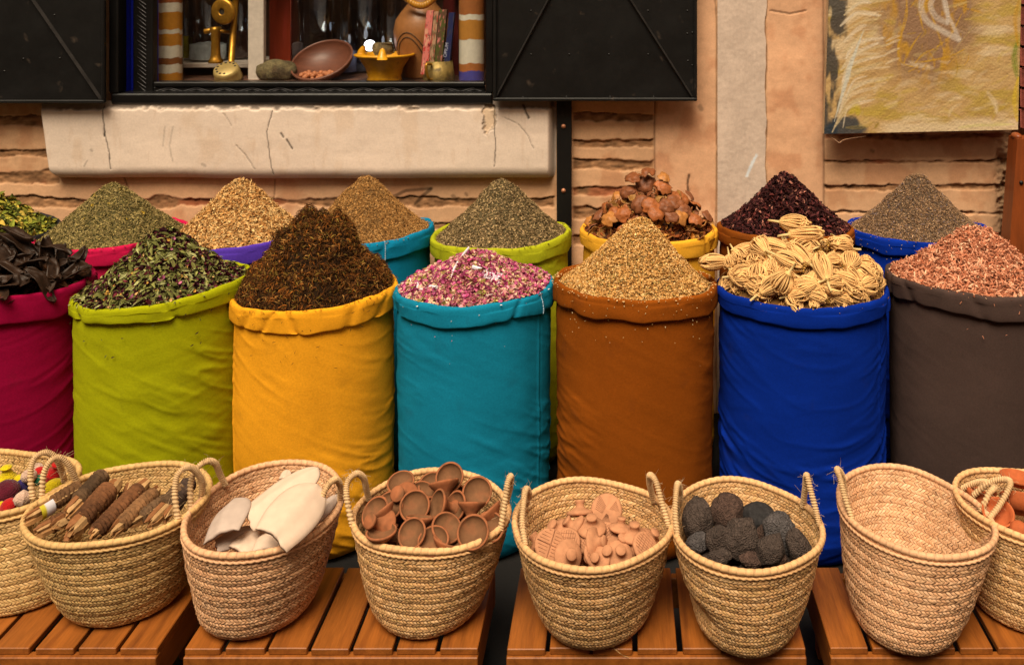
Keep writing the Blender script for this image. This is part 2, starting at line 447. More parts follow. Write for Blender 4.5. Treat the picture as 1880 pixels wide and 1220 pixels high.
# bare grey render strip between the piers
gx3 = np.arange(1317, 1406.5, 2.0); gy3 = np.concatenate([np.arange(-440, -12, 20.), np.arange(-12, 480, 2.5), np.arange(480, 758, 14.)])
UX, UY = np.meshgrid(gx3, gy3, indexing='ij')
UX = UX + np.where(UX > 1404, 3 * fbm(UY / 50, 0, s=221), 0)
h3 = .006 + .002 * fbm(UX / 30, UY / 50, s=222) + .0008 * fbm(UX / 5, UY / 5, s=223)
c3 = GREY[None, None] * (1 + .10 * fbm(UX / 40, UY / 80, o=4, s=224) + .06 * fbm(UX / 4, UY / 12, s=225))[..., None]
for (a, b_) in (((1388, 285), (1371, 322)), ((1384, 292), (1374, 312))):
    ab = np.array(b_) - np.array(a); t = np.clip(((UX - a[0]) * ab[0] + (UY - a[1]) * ab[1]) / (ab @ ab), 0, 1)
    m_ = 1 - sstep(1.5, 3.2, np.hypot(UX - a[0] - t * ab[0], UY - a[1] - t * ab[1]) + 1.5 * fbm(UX / 4, UY / 4, s=226)); c3 = c3 * (1 - m_[..., None]) + A(225, 215, 200) * m_[..., None]
xs3, zs3 = wall_xy(UX, UY)
B().add(np.stack([xs3, YW - h3, zs3], -1).reshape(-1, 3), quads(len(gx3), len(gy3))[:, ::-1], c3.reshape(-1, 3)).build('render_strip', wall_mat, wall)

# ------------------------------------------------------------------ black ironwork: post, shutters, window frame
black = mat('black_iron', A(20, 17, 14), .45, var=(7, .2), var2=(60, .15), blot=(A(70, 55, 42), 22, .66, .8), bumps=((30, .12, .004, 'N'), (220, .12, .001, 'N')), spec=.28, rvar=.12)
black2 = mat('black_lacquer', A(14, 12, 10), .36, var=(9, .2), bumps=((40, .15, .003, 'N'),), spec=.45, rvar=.1)
brace_highlight = mat('highlit_black_iron', A(46, 39, 33), .4, var=(20, .35), bumps=(), spec=.4)  # highlight on the braces, painted in as a lighter iron colour
rust = mat('rusty_screw', A(190, 120, 80), .55, metal=.4)
def P(px, py, Y): return at_y(px, py, Y)
def pbox(x0, y0, x1, y1, Yf, Yb, b=.003):
    p, q = at_y(x0, y1, Yf), at_y(x1, y0, Yf)
    return bbox((p[0], Yf, p[2]), (q[0], Yb, q[2]), b)
def stud(px, py, Y, r=.0045):
    V, Fq = lathe([(1e-4, r * .7), (r * .6, r * .55), (r, 0)], 10); V = V @ basis((0, -1, 0)).T + at_y(px, py, Y); return V, Fq

pb = pbox(1022, 150, 1049, 800, 3.655, 3.69, .002)
post = empty('iron_post', (P(1035, 700, 3.67)[0], 3.67, 0), 'black flat iron post with two rusty screws running down the wall', 'post')
B().add(*bbox((P(1022, 0, 3.655)[0], 3.655, .0), (P(1049, 0, 3.655)[0], 3.69, P(0, 150, 3.655)[2]), .002)).build('bar', black, post, smooth=False)
for py in (232, 350):
    B().add(*stud(1034.5, py, 3.655, .009)).build('screw', rust, post)

def shutter(nm, label, x0, x1, ytop, ybot, Yf, braces, studs, side):
    t = empty(nm, (P((x0 + x1) / 2, 0, Yf)[0], Yf, P(0, ybot, Yf)[2]), label, 'shutter')
    B().add(*pbox(x0, ytop, x1, ybot, Yf + .012, Yf + .03)).build('sheet', black, t, smooth=False)
    fr = B()
    fr.add(*pbox(x0, ybot - 6, x1, ybot, Yf - .006, Yf + .0115)).add(*pbox(x0, ytop, x1, ytop + 7, Yf - .006, Yf + .0115))
    fr.add(*pbox(x0, ytop + 7.2, x0 + 6, ybot - 6.2, Yf - .006, Yf + .0115)).add(*pbox(x1 - 6, ytop + 7.2, x1, ybot - 6.2, Yf - .006, Yf + .0115))
    fr.build('edge_frame', black, t, smooth=False)
    for a, b_ in braces:
        p, q = P(*a, Yf + .004), P(*b_, Yf + .004)
        d = (q - p) / np.linalg.norm(q - p); nrm = np.array([-d[2], 0, d[0]]) * .006
        V = np.array([p - nrm, p + nrm, q + nrm, q - nrm]); V0 = V.copy(); V0[:, 1] += .0075; Vm = np.array([p, q]); Vm[:, 1] -= .006
        B().add(np.vstack([V0, Vm]), [np.array([[0, 3, 5, 4], [4, 5, 2, 1]]), np.array([[0, 4, 1], [3, 2, 5]])]).build('brace', brace_highlight, t, smooth=False)
    for sx, sy in studs:
        B().add(*stud(sx, sy, Yf + .0125)).build('rivet', black, t)
    return t
shutter('window_shutter', 'black sheet iron shutter folded open on the left of the window', -330, 191, -330, 190, 3.60,
        [((60, 2), (184, 183)), ((60, 2), (-60, -160))], [(100, 28), (43, 108), (110, 107), (-30, 108), (8, 131)], 1)
shutter('window_shutter', 'black sheet iron shutter with crossed braces, folded open beside the painting', 905, 1280, -330, 186, 3.60,
        [((911, 180), (1006, 2)), ((1158, 2), (1270, 178)), ((1006, 2), (1060, -110)), ((1158, 2), (1090, -110))],
        [(975, 20), (975, 100), (1045, 100), (1118, 100), (1190, 100), (1190, 20), (1262, 20), (1262, 62), (1263, 112), (1271, 60), (1271, 120), (1040, 178), (1120, 178), (1200, 178), (960, 179)], 1)

blue = mat('blue_paint', A(12, 30, 150), .5, var=(20, .2), bumps=((60, .2, .003, 'N'),))
win = empty('display_window', (P(555, 0, 3.7)[0], 3.7, P(0, 192, 3.66)[2]), 'black framed display window with carved sill and blue reveals above the cream panel', 'window')
win['kind'] = 'thing'
fr = B()
fr.add(*pbox(203, 172, 904, 192, 3.645, 3.78, .006)); fr.add(*pbox(199, -330, 216, 171.5, 3.645, 3.715, .005)); fr.add(*pbox(892, -330, 906, 171.5, 3.65, 3.78, .005)); fr.add(*pbox(203, -345, 904, -331, 3.645, 3.78))
fr.build('outer_frame', black2, win, smooth=False)
Yi = 3.725
fr = B(); fr.add(*pbox(244, -330, 281, 176, Yi, Yi + .04, .003)).add(*pbox(281.3, 160, 890, 175, Yi + .004, Yi + .04, .003)).add(*pbox(281.3, 151, 890, 159.6, Yi - .004, Yi + .06, .004)).add(*pbox(281.3, -330, 890, -318, Yi, Yi + .04))
inner = fr.build('inner_frame', black2, win, smooth=False)
carve = B()
def bar(p, q, r=.0016):
    V, Fq = tube(np.array([p, q]), r, 5); carve.add(V, Fq)
for k in range(12):
    xc = 310 + k * 51
    for sc_ in (1.0, .55):
        dx, dy = 24 * sc_, 6.5 * sc_
        pts = [(xc - dx, 167.5), (xc, 167.5 - dy), (xc + dx, 167.5), (xc, 167.5 + dy)]
        for i in range(4):
            a, b_ = pts[i], pts[(i + 1) % 4]
            if max(a[0], b_[0]) < 889 and min(a[0], b_[0]) > 283: bar(P(*a, Yi + .003), P(*b_, Yi + .003))
worn = mat('worn_edge', A(84, 76, 70), .35, bumps=())
carve.build('carved_ornament', worn, inner); carve = B()
for k in range(22):
    y0 = -2 + k * 7.6
    bar(P(252 + (k % 2) * 3, y0, Yi - .001), P(268, y0 + 11, Yi - .001), .0014)
carve.build('carved_ornament', worn, inner)
B().add(*bbox((P(216.5, 0, 3.66)[0] - .004, 3.7153, P(0, 171.3, 3.66)[2]), (P(216.5, 0, 3.66)[0] + .002, Yi + .07, P(0, -329, 3.66)[2]), .001)).add(*pbox(216.5, -330, 243.7, 175, Yi + .03, Yi + .04)).build('reveal', blue, win, smooth=False)
B().add(*bbox((P(281.2, 0, Yi + .04)[0] - .001, Yi + .0405, P(0, 155, 3.8)[2]), (P(281.2, 0, Yi + .04)[0] + .003, Yi + .078, P(0, -329, 3.8)[2]), .001)).build('reveal', blue, win, smooth=False)
YG = 3.805
p, q = at_y(262, 158, YG), at_y(902, -330, YG)
B().add(*box((p[0], YG, p[2]), (q[0], YG + .004, q[2]))).build('pane', glass_mat('window_glass'), win, smooth=False)
ZF = 1.306
niche = B(); x0, x1 = at_y(262, 0, 3.8)[0], at_y(893, 0, 3.7)[0] + .12; zt = at_y(0, -330, 3.8)[2]
niche.add(*box((x0 - .30, 3.81, ZF - .03), (x1, 4.42, ZF))).add(*box((x0 - .30, 4.4203, ZF - .03), (x1, 4.45, zt + .02))).add(*box((x0 - .33, 3.81, ZF), (x0 - .3003, 4.42, zt))).add(*box((x1 - .0, 3.81, ZF), (x1 + .03, 4.42, zt))).add(*box((x0 - .3, 3.81, zt + .0003), (x1, 4.42, zt + .02)))
niche.build('niche', mat('dark_niche_wood', A(96, 60, 40), .6, var=(9, .3), st=(1, 1, 6), coat=.1), win, smooth=False)
whitep = mat('cream_paint', A(214, 188, 158), .6, var=(14, .1))
B().add(*pbox(455, -330, 484, 150, 3.93, 3.96)).build('upright', whitep, win, smooth=False)
sh = B(); sh.add(*pbox(262, 116, 462, 125, 4.06, 4.4)); sh.build('shelf', whitep, win, smooth=False)

# ------------------------------------------------------------------ things behind the glass
def onfloor(px, Y): q = at_y(px, 0, Y); return np.array([q[0], Y, ZF + .001])
sand_mat = mat('layered_sand', rough=.75, attr=True, var=None, bumps=((200, .2, .002, 'N'),), coat=.35)
def sand_jar(px, Y, wpx, bands, label):
    p = onfloor(px, Y); r = wpx / F * Y / 2; top = CH + 330 / F * Y
    nz = 300; z = np.linspace(0, .56, nz); n = 48
    V, Fq = lathe(np.stack([np.full(nz, r), z], 1), n)
    th = np.repeat(np.linspace(0, 2 * math.pi, n, endpoint=False), nz); zz = V[:, 2]
    C = np.zeros((len(V), 3)); w_ = zz + .006 * fbm(np.cos(th) * 2 + 5, np.sin(th) * 2, zz * 2, s=int(px)) + .0022 * fbm(np.cos(th) * 9, np.sin(th) * 9, zz * 9, s=3)
    zpx = lambda y: (CH - (y - VY) / F * (Y - r)) - ZF
    edges = [zpx(y) for y, _ in bands]
    C[:] = bands[-1][1]
    for (e, (y, cc)) in reversed(list(zip(edges, bands))):
        C[w_ < e] = cc
    t = empty('sand_jar', p, label, 'jar', 'tall glass jars of layered sand')
    B().add(V + p, Fq, C).add(*[(lathe([(1e-4, .56), (r, .56)], n)[0] + p), lathe([(1e-4, .56), (r, .56)], n)[1]], C[-1]).build('sand', sand_mat, t)
    B().add(lathe([(r + .001, -.0005), (r + .0035, 0), (r + .0035, .62), (r + .001, .62)], 48)[0] + p, lathe([(r, 0), (r, 0), (r, .6), (r, .6)], 48)[1]).build('glass', GLASS, t)
GLASS = glass_mat('jar_glass', (.96, .97, .96))
OC, WH, BR = A(196, 122, 24), A(226, 204, 170), A(140, 78, 28)
sand_jar(310, 3.89, 46, [(136, OC), (120, WH), (108, BR), (86, WH), (64, OC), (56, WH), (24, OC), (7, WH), (-40, A(160, 80, 30)), (-60, WH), (-110, OC), (-130, WH), (-200, BR)], 'tall glass jar of ochre and cream sand bands by the blue reveal')
sand_jar(866, 3.89, 46, [(132, A(70, 62, 130)), (118, A(176, 98, 40)), (74, A(224, 200, 166)), (38, A(190, 120, 40)), (28, WH), (-60, A(165, 92, 38)), (-90, WH), (-200, OC)], 'tall glass jar of banded sand with violet layer at its bottom')

brass = mat('aged_brass', A(190, 130, 40), .38, metal=.7, var=(18, .2), var2=(70, .15), bumps=((60, .1, .002, 'N'),), rvar=.1)
brass_d = mat('dull_brass', A(150, 118, 60), .5, metal=.6, var=(18, .3), blot=(A(60, 45, 25), 30, .5, .7))
Yt = 3.93
tel = empty('candlestick_telephone', onfloor(420, Yt), 'antique brass candlestick telephone with rotary dial on the sill', 'telephone')
p0 = onfloor(420, Yt)
dl = at_y(417, 134, Yt - .03); 
V, Fq = lathe([(1e-4, .028), (.042, .026), (.050, .022), (.053, .010), (.053, -.02), (.058, -.028), (1e-4, -.028)], 40)
nb = basis((.0, -.55, .83)); base_ = B().add(V @ nb.T * 1.0 + dl + (0, 0, .0), Fq).build('dial_base', mat('dial_brass', A(186, 150, 84), .45, metal=.4, var=(18, .15), bumps=()), tel)
hol = B()
for k in range(10):
    a = k * .5 + .4; V, Fq = lathe([(1e-4, .0265), (.0052, .0265)], 10); V = V + (math.cos(a) * .037, math.sin(a) * .037, .0006); hol.add(V @ nb.T + dl, Fq)
V, Fq = lathe([(1e-4, .030), (.018, .0295), (.02, .028)], 20)
hol.build('dial_hole', mat('dial_hole_dark', A(40, 30, 20), .7), base_)
B().add(*tube(np.array([at_y(424, 122, Yt + .02), at_y(432, 10, Yt + .02), at_y(433, -15, Yt + .02)]), [.013, .0125, .014], 20)).build('column', brass, tel)
V, Fq = lathe([(.013, .016), (.014, .024), (.018, .0245), (.046, .022), (.053, .019), (.056, .012), (.055, .004), (.045, -.004), (.02, -.016), (1e-4, -.02)], 40)
B().add(V @ basis((-.22, -.97, -.05)).T + at_y(413, 21, Yt - .01), Fq).build('mouthpiece', brass, tel)
V, Fq = lathe([(1e-4, .018), (.013, .0195)], 20)
B().add(V @ basis((-.22, -.97, -.05)).T + at_y(413, 21, Yt - .0115), Fq).build('mouthpiece_hole', mat('dark_hollow', A(50, 38, 22), .8), tel)
rz = at_y(396, 116, Yt + .06)
V, Fq = lathe([(1e-4, 0), (.030, 0), (.031, .008), (.024, .020), (.020, .035), (.0185, .09), (.020, .125), (.024, .14), (.022, .155), (1e-4, .158)], 24)
rec = B().add(V + rz, Fq)
rec.add(*tube(np.array([at_y(376, 58, Yt + .06), at_y(388, 56, Yt + .06), at_y(410, 58, Yt + .06), at_y(424, 60, Yt + .04)]), [.012, .011, .008, .008], 12)); rec.build('receiver', brass, tel)

stone_m = mat('lichen_stone', A(104, 86, 52), .9, var=(30, .35), var2=(120, .25), blot=(A(70, 52, 30), 18, .45, .6), bumps=((50, .7, .01, 'N'), (160, .5, .004, 'N')))
V, Fq = sphere(28, 20); 
def lumpy(V, a, f, s, sc): 
    d = V / np.linalg.norm(V, axis=1)[:, None]; return V * (1 + a * fbm(d[:, 0] * f + 9, d[:, 1] * f + 9, d[:, 2] * f + 9, s=s))[:, None] * np.asarray(sc)
Vr = lumpy(V, .25, 1.6, 31, (.085, .06, .05)); Vr[:, 2] = np.maximum(Vr[:, 2], -.035); Vr[:, 0] -= Vr[:, 2] * .15
tag(B().add(Vr + at_y(507, 131, 3.95), Fq).build('rock', stone_m), 'rough greenish brown rock on the window sill', 'rock')
wood_d = mat('dark_turned_wood', A(112, 62, 40), .5, var=(14, .2), st=(1, 1, 4), bumps=((60, .1, .002, 'N'),), coat=.15)
t_ = np.linspace(0, 1, 16)
out_ = [(1e-4, 0)] + [(.135 * math.sin(a), .075 - .075 * math.cos(a)) for a in np.linspace(.25, 1.55, 12)]
in_ = [(.128 * math.sin(a), .080 - .072 * math.cos(a)) for a in np.linspace(1.53, .05, 12)] + [(1e-4, .008)]
V, Fq = lathe(out_ + in_, 48)
bw_n = basis((-.12, -.56, .82)); bw_p = onfloor(601, 4.02) + (0, -.01, .022)
bowl = tag(B().add(V @ bw_n.T * (1, 1, 1) + bw_p, Fq).build('wooden_bowl', wood_d), 'dark wooden bowl tipped forward with nuts in it, behind the glass', 'bowl')
nut_m = mat('hazelnut_shell', A(190, 112, 66), .55, var=(25, .25))
V, Fq = sphere(12, 8); V = V * (.0095, .0095, .011)
nut0 = None
for k in range(44):
    a = RNG.uniform(0, 6.28); rr = math.sqrt(RNG.uniform(0, 1)) * .062
    lp = np.array([math.cos(a) * rr * 1.15, -.062 + math.sin(a) * rr * .62, 0]); lp[2] = .080 - .072 * math.sqrt(max(.05, 1 - (np.hypot(lp[0], lp[1]) / .135) ** 2)) + .010 + RNG.uniform(0, .008)
    pos = lp @ bw_n.T + bw_p
    if nut0 is None:
        nut0 = tag(B().add(V, Fq).build('nut', nut_m, org=(0, 0, 0)), 'small round brown nut in the tipped wooden bowl', 'nut', 'nuts in the wooden bowl'); o = nut0
    else:
        o = nut0.copy(); COL.objects.link(o)
    o.matrix_world = mtx(pos, RNG.normal(size=3), 0, RNG.uniform(.85, 1.2))
yel = mat('yellow_glazed_clay', A(222, 146, 14), .42, var=(12, .12), var2=(60, .08), blot=(A(150, 84, 10), 26, .64, .78), coat=.3)
V, Fq = lathe([(1e-4, 0), (.070, 0), (.072, .006), (.068, .02), (.078, .055), (.102, .092), (.104, .098), (.123, .104), (.125, .112), (.117, .114), (.100, .104), (.07, .05), (1e-4, .04)], 48)
yp = onfloor(706, 3.885); yb = tag(B().add(V + yp, Fq).build('clay_brazier', yel), 'yellow clay brazier bowl with three rim prongs on the sill', 'bowl')
for a in (-1.40, .55, 2.75):
    d = np.array([math.cos(a), math.sin(a), 0])
    pts = np.array([yp + d * .118 + (0, 0, .098), yp + d * .117 + (0, 0, .118), yp + d * .108 + (0, 0, .136), yp + d * .102 + (0, 0, .142)])
    B().add(*tube(pts, [.022, .017, .010, .004], 10)).build('prong', yel, yb)
V, Fq = bbox((-.042, -.03, 0), (.042, .03, .045), .008); V = V + .004 * RNG.normal(size=V.shape)
bl = tag(B().add(V @ basis((0, 0, 1), .25).T + yp + (-.008, .01, .112), Fq).build('resin_block', mat('mottled_resin', A(104, 80, 44), .8, var=(60, .5), var2=(160, .4), bumps=((90, .6, .005, 'N'),))), 'mottled brown block resting in the yellow brazier', 'block')
glint = B().add(sphere(24, 16)[0] * .025 + at_y(679, 84, 4.08), sphere(24, 16)[1]).build('glint_globe', mat('glint_white', (.9, .92, 1.0), .3, var=None, var2=None, bumps=(), emit=2.2))  # emissive globe stands in for a white reflection in the glass
tag(glint, 'small glowing white globe standing in for a reflection, half hidden behind the yellow bowl', 'glint')
lj = at_y(679, 84, 4.08); B().add(*tube(np.array([lj + (0, 0, -.02), (lj[0], lj[1], ZF)]), [.009, .014], 12)).build('stem', brass_d, glint)  # stem added to carry the reflection globe
jug_m = mat('tan_clay', A(158, 98, 48), .5, var=(8, .15), coat=.25)
jp = onfloor(775, 4.02)
V, Fq = lathe([(1e-4, 0), (.085, 0), (.088, .01), (.100, .08), (.118, .15), (.122, .20), (.112, .25), (.085, .29), (.060, .32), (.052, .36), (.056, .40), (.065, .43), (.058, .43), (.046, .37), (.05, .32), (1e-4, .30)], 48)
jug = tag(B().add(V + jp, Fq).build('clay_jug', jug_m), 'tan clay jug with dark painted curves behind the incense boxes', 'jug')
paint = B()
for z0, s_ in ((.06, 1), (.10, .8)):
    an = np.linspace(-2.6, -1.2, 30); zz = z0 + .10 * np.sin(np.linspace(0, math.pi, 30)) * s_ + .02
    rp = np.interp(zz, [0, .01, .08, .15, .2, .25], [.085, .088, .1, .118, .122, .112]) + .0005
    paint.add(*tube(np.stack([jp[0] + rp * np.cos(an), jp[1] + rp * np.sin(an), jp[2] + zz], 1), .0022, 5))
paint.build('painted_curve', mat('dark_slip', A(70, 48, 30), .6), jug)
bd = B(); V0, F0 = sphere(10, 7)
for k in range(17):
    u = k / 16; pos = at_y(742 + 70 * u, -6 + 17 * math.sin(math.pi * min(1, u * 1.15)) - (u > .6) * 10 * (u - .6), 3.9)
    bd.add(V0 * (.011, .014, .016) @ basis((0, 0, 1)).T + pos, F0)
tag(bd.build('bead_necklace', mat('amber_bead', A(196, 128, 36), .35, var=(40, .2), coat=.4)), 'string of amber beads hanging in front of the jug', 'necklace')
# brass cup with incense boxes
cp = onfloor(806, 3.875)
V, Fq = lathe([(1e-4, 0), (.066, 0), (.067, .004), (.055, .085), (.052, .085), (.06, .01), (1e-4, .008)], 36)
cup = tag(B().add(V + cp, Fq).build('brass_mug', brass_d), 'dull brass mug with a curled handle holding incense boxes', 'mug')
B().add(*tube(spline([cp + (-.020, -.060, .075), cp + (-.034, -.085, .078), cp + (-.034, -.090, .05), cp + (-.026, -.082, .02), cp + (-.018, -.066, .012)], 24), .006, 8)).build('handle', brass, cup)
def flower_box(nm, x0, x1, top, Y, base, dots, label, lean=11):
    a, b_ = at_y(x0, 110, Y), at_y(x1, 110, Y); zt = at_y(0, top, Y)[2]; zb = cp[2] + .03
    nx, nz = 14, 60
    u, v = np.meshgrid(np.linspace(0, 1, nx), np.linspace(0, 1, nz), indexing='ij')
    ln = lean / F * Y
    X = a[0] + (b_[0] - a[0]) * u + ln * (v - .25); Z = zb + (zt - zb) * v
    cs = np.tile(base, (nx, nz, 1)).astype(float)
    for cc, sc_, th, sd in dots:
        m_ = sstep(th, th + .12, fbm(u * sc_ * .8 + sd, v * sc_ * 2.6, s=int(sd))); cs = cs * (1 - m_[..., None]) + np.asarray(cc) * m_[..., None]
    bb = B(); f = quads(nx, nz)[:, ::-1]
    bb.add(np.stack([X, np.full_like(X, Y), Z], -1).reshape(-1, 3), f[:, ::-1], cs.reshape(-1, 3))
    V, Fq = box((0, 0, 0), (1, 1, 1)); V = np.stack([a[0] + (b_[0] - a[0]) * V[:, 0] + ln * (V[:, 2] - .25), Y + .0004 + .03 * V[:, 1], zb + (zt - zb) * V[:, 2]], 1)
    bb.add(V, Fq[[0, 1, 3, 4, 5]], base)
    return tag(bb.build(nm, mat('printed_card', rough=.55, attr=True, var=None, var2=None, bumps=()), smooth=False), label, 'incense box', 'incense boxes in the brass mug')
PKc, RDc, GRc, DK = A(226, 120, 100), A(200, 44, 36), A(84, 84, 30), A(40, 24, 18)
flower_box('incense_box', 775, 787.5, 20, 3.850, PKc, [(A(235, 160, 120), 4, .1, 5), (RDc, 5, .28, 9), (DK, 9, .42, 14)], 'pink incense box with red flowers, leftmost in the brass mug', 11)
flower_box('incense_box', 788.5, 797, 22, 3.852, A(190, 140, 100), [(A(120, 96, 60), 6, .05, 6), (RDc, 6, .35, 19)], 'beige floral incense box beside the pink one', 11)
flower_box('incense_box', 798, 812, 18, 3.856, A(96, 64, 40), [(GRc, 5, .0, 7), (A(214, 120, 100), 7, .33, 21)], 'brown and green floral incense box in the middle of the mug', 11)
bx = flower_box('incense_box', 816, 826, 24, 3.852, A(30, 36, 74), [(A(60, 56, 60), 8, .3, 8)], 'dark blue incense box with pale lettering, rightmost in the brass mug', 11)
fc = bpy.data.curves.new('lettering', 'FONT'); fc.body = 'OPIUM'; fc.size = .020; fc.extrude = .0002; fc.align_x = 'CENTER'; fc.align_y = 'CENTER'
fo = bpy.data.objects.new('lettering_outline', fc); COL.objects.link(fo); bpy.context.view_layer.update()
tm = bpy.data.meshes.new_from_object(fo.evaluated_get(bpy.context.evaluated_depsgraph_get())); bpy.data.objects.remove(fo); tm.name = 'lettering'
fo = bpy.data.objects.new('lettering', tm); COL.objects.link(fo); tm.materials.clear(); tm.materials.append(mat('pale_ink', A(190, 180, 180), .6, var=None, var2=None, bumps=()))
fo.rotation_euler = (R(90), R(-90) + .17, 0); fo.parent = bx; fo.location = Vector((at_y(819, 92, 3.8515) - ORG[bx.name]).tolist())
# glass jars and coloured panel further back
def jar(px, Y, wpx, hpx, label, fill=None, nm='glass_jar', tint=None, zb=ZF):
    r = wpx / F * Y / 2; hh = hpx / F * Y; p = np.array([at_y(px, 0, Y)[0], Y, zb + .001])
    t = empty(nm, p, label, 'jar')
    V, Fq = lathe([(r * .9, 0), (r, .012), (r, hh * .8), (r * .75, hh * .92), (r * .7, hh), (r * .68, hh), (r * .73, hh * .92), (r * .97, hh * .8), (r * .97, .014), (1e-4, .008)], 40)
    B().add(V + p, Fq).build('glass', glass_mat('clear_glass', tint or (.90, .94, .98), 1.75), t)
    V, Fq = lathe([(1e-4, hh), (r * .66, hh), (r * .74, hh + .008), (r * .74, hh + .028), (1e-4, hh + .034)], 32)
    B().add(V + p, Fq).build('lid', brass_d, t)
    if fill:
        V, Fq = lathe([(r * .95, .01), (r * .95, fill[0]), (r * .4, fill[0] + .008), (1e-4, fill[0] + .006)], 32); V[:, 2] += .004 * fbm(V[:, 0] * 60, V[:, 1] * 60, s=4) * (V[:, 2] > .03)
        B().add(V + p, Fq).build('contents', mat('jar_contents', fill[1], .9, var=(50, .2)), t)
zs_ = at_y(0, 116, 4.06)[2]
jar(382, 4.16, 66, 210, 'clear jar of white powder on the shelf behind the telephone', (.075, A(224, 206, 176)), zb=zs_)
jar(342, 4.2, 22, 150, 'slim jar of yellow powder beside the white powder jar', (.10, A(190, 160, 30)), zb=zs_)
jar(440, 4.24, 44, 200, 'dark jar on the shelf next to the cream upright', (.12, A(80, 40, 24)), zb=zs_)
jar(588, 4.22, 82, 300, 'large clear storage jar behind the wooden bowl', (.05, A(60, 50, 48)))
jar(668, 4.26, 84, 290, 'large clear storage jar behind the white reflection globe', (.04, A(70, 60, 60)))
jar(628, 4.16, 56, 200, 'clear bottle between the two large storage jars', (.10, A(120, 110, 120)))
jar(714, 4.18, 44, 210, 'slim clear bottle left of the clay jug', (.06, A(90, 84, 92)))
jar(542, 4.10, 30, 150, 'dull grey lidded jar between the red box and large jar', (.14, A(96, 72, 60)))
V, Fq = bbox((0, 0, 0), (1, 1, 1), .02); q0 = at_y(494, 112, 4.05); q1 = at_y(534, -160, 4.05)
tag(B().add(np.stack([q0[0] + (q1[0] - q0[0]) * V[:, 0], 4.05 + .1 * V[:, 1], ZF + .001 + (q1[2] - ZF) * V[:, 2]], 1), Fq).build('tall_box', mat('red_lacquer', A(136, 44, 20), .5, blot=(A(170, 60, 46), 5, .5, .7), st=(3, 1, .4))), 'tall red orange box beside the cream upright', 'box')
V, Fq = bbox((0, 0, 0), (1, 1, 1), .02); q0 = at_y(838, 130, 4.1); q1 = at_y(850, -100, 4.1)
tag(B().add(np.stack([q0[0] - .06 + (q1[0] - q0[0] + .08) * V[:, 0], 4.1 + .05 * V[:, 1], ZF + .001 + (q1[2] - ZF) * V[:, 2]], 1), Fq).build('book', mat('maroon_cloth', A(96, 22, 18), .7)), 'dark maroon book standing behind the violet bottomed jar', 'book')
# ------------------------------------------------------------------ painting
HC, WC = 420, 330
u, v = np.meshgrid(np.linspace(0, 1, WC), np.linspace(0, 1, HC), indexing='ij')     # v = 0 bottom
pxs = 1512 + u * 358; pys = 246 - v * 470
def mixc(a, b, m): return a * (1 - m[..., None]) + np.asarray(b) * m[..., None]
TANp, MAUVE, OCHp, CREp, DKp, GRN, YELp = A(198, 152, 92), A(140, 98, 70), A(196, 136, 30), A(220, 184, 136), A(52, 50, 48), A(116, 124, 24), A(214, 170, 36)
pc = np.tile(TANp, (WC, HC, 1)).astype(float)
pc = mixc(pc, A(186, 146, 66), sstep(-.1, .5, fbm(pxs / 60, pys / 26, o=4, s=301)))
pc = mixc(pc, CREp, .7 * sstep(.0, .5, fbm(pxs / 70 + 4, pys / 20, o=4, s=302)))
pc = mixc(pc, A(160, 110, 60), .30 * sstep(.05, .5, fbm(pxs / 30 + 9, (pys + .5 * pxs) / 9, o=4, s=331)))
ctr = 1 - sstep(.55, 1.15, np.hypot((pxs - 1700) / 105, (pys - 30) / 135) + .25 * fbm(pxs / 40, pys / 40, s=303))
pc = mixc(pc, MAUVE, .85 * ctr)
pc = mixc(pc, OCHp, .75 * ctr * sstep(.0, .4, fbm(pxs / 22, pys / 60, o=4, s=304)))
dk = (1 - sstep(14, 34, pxs - 1520 + 12 * fbm(pxs / 20, pys / 45, s=305))) ; pc = mixc(pc, DKp, .9 * dk * sstep(-.5, .1, fbm(pxs / 14, pys / 40, s=306)))
dk = (1 - sstep(.7, 1.2, np.hypot((pxs - 1545) / 40, (pys - 238) / 26) + .4 * fbm(pxs / 16, pys / 16, s=307))); pc = mixc(pc, A(40, 50, 56), .9 * dk)
pc = mixc(pc, CREp, .8 * sstep(222, 234, pys + 8 * fbm(pxs / 40, pys / 20, s=308)) * sstep(1600, 1640, pxs))
def stroke(pts, wd, col, al=.9, s=0, taper=True):
    pts = spline(np.asarray(pts, float), 14 * (len(pts) - 1))
    lo, hi = pts.min(0) - wd - 3, pts.max(0) + wd + 3
    m0 = (PXS >= lo[0]) & (PXS <= hi[0]) & (PYS >= lo[1]) & (PYS <= hi[1])
    if not m0.any(): return
    px_, py_ = PXS[m0], PYS[m0]; d = np.full(px_.shape, 1e9); tt = np.zeros(px_.shape)
    for i, (a, b) in enumerate(zip(pts[:-1], pts[1:])):
        ab = b - a; t = np.clip(((px_ - a[0]) * ab[0] + (py_ - a[1]) * ab[1]) / (ab @ ab + 1e-9), 0, 1)
        dd = np.hypot(px_ - a[0] - t * ab[0], py_ - a[1] - t * ab[1]); n_ = dd < d; d = np.where(n_, dd, d); tt = np.where(n_, (i + t) / len(pts), tt)
    wloc = wd * (np.sin(np.clip(tt, .05, .97) * math.pi) ** .5 if taper else 1)
    m_ = np.clip((1 - sstep(wloc * .3, wloc * 1.1 + .6, d)) * al * (.72 + .6 * fbm(d * 1.6 + s, tt * 3, s=309 + s)), 0, 1)
    pc[m0] = pc[m0] * (1 - m_[:, None]) + np.asarray(col) * m_[:, None]
PXS, PYS = pxs, pys
prng = np.random.default_rng(5)
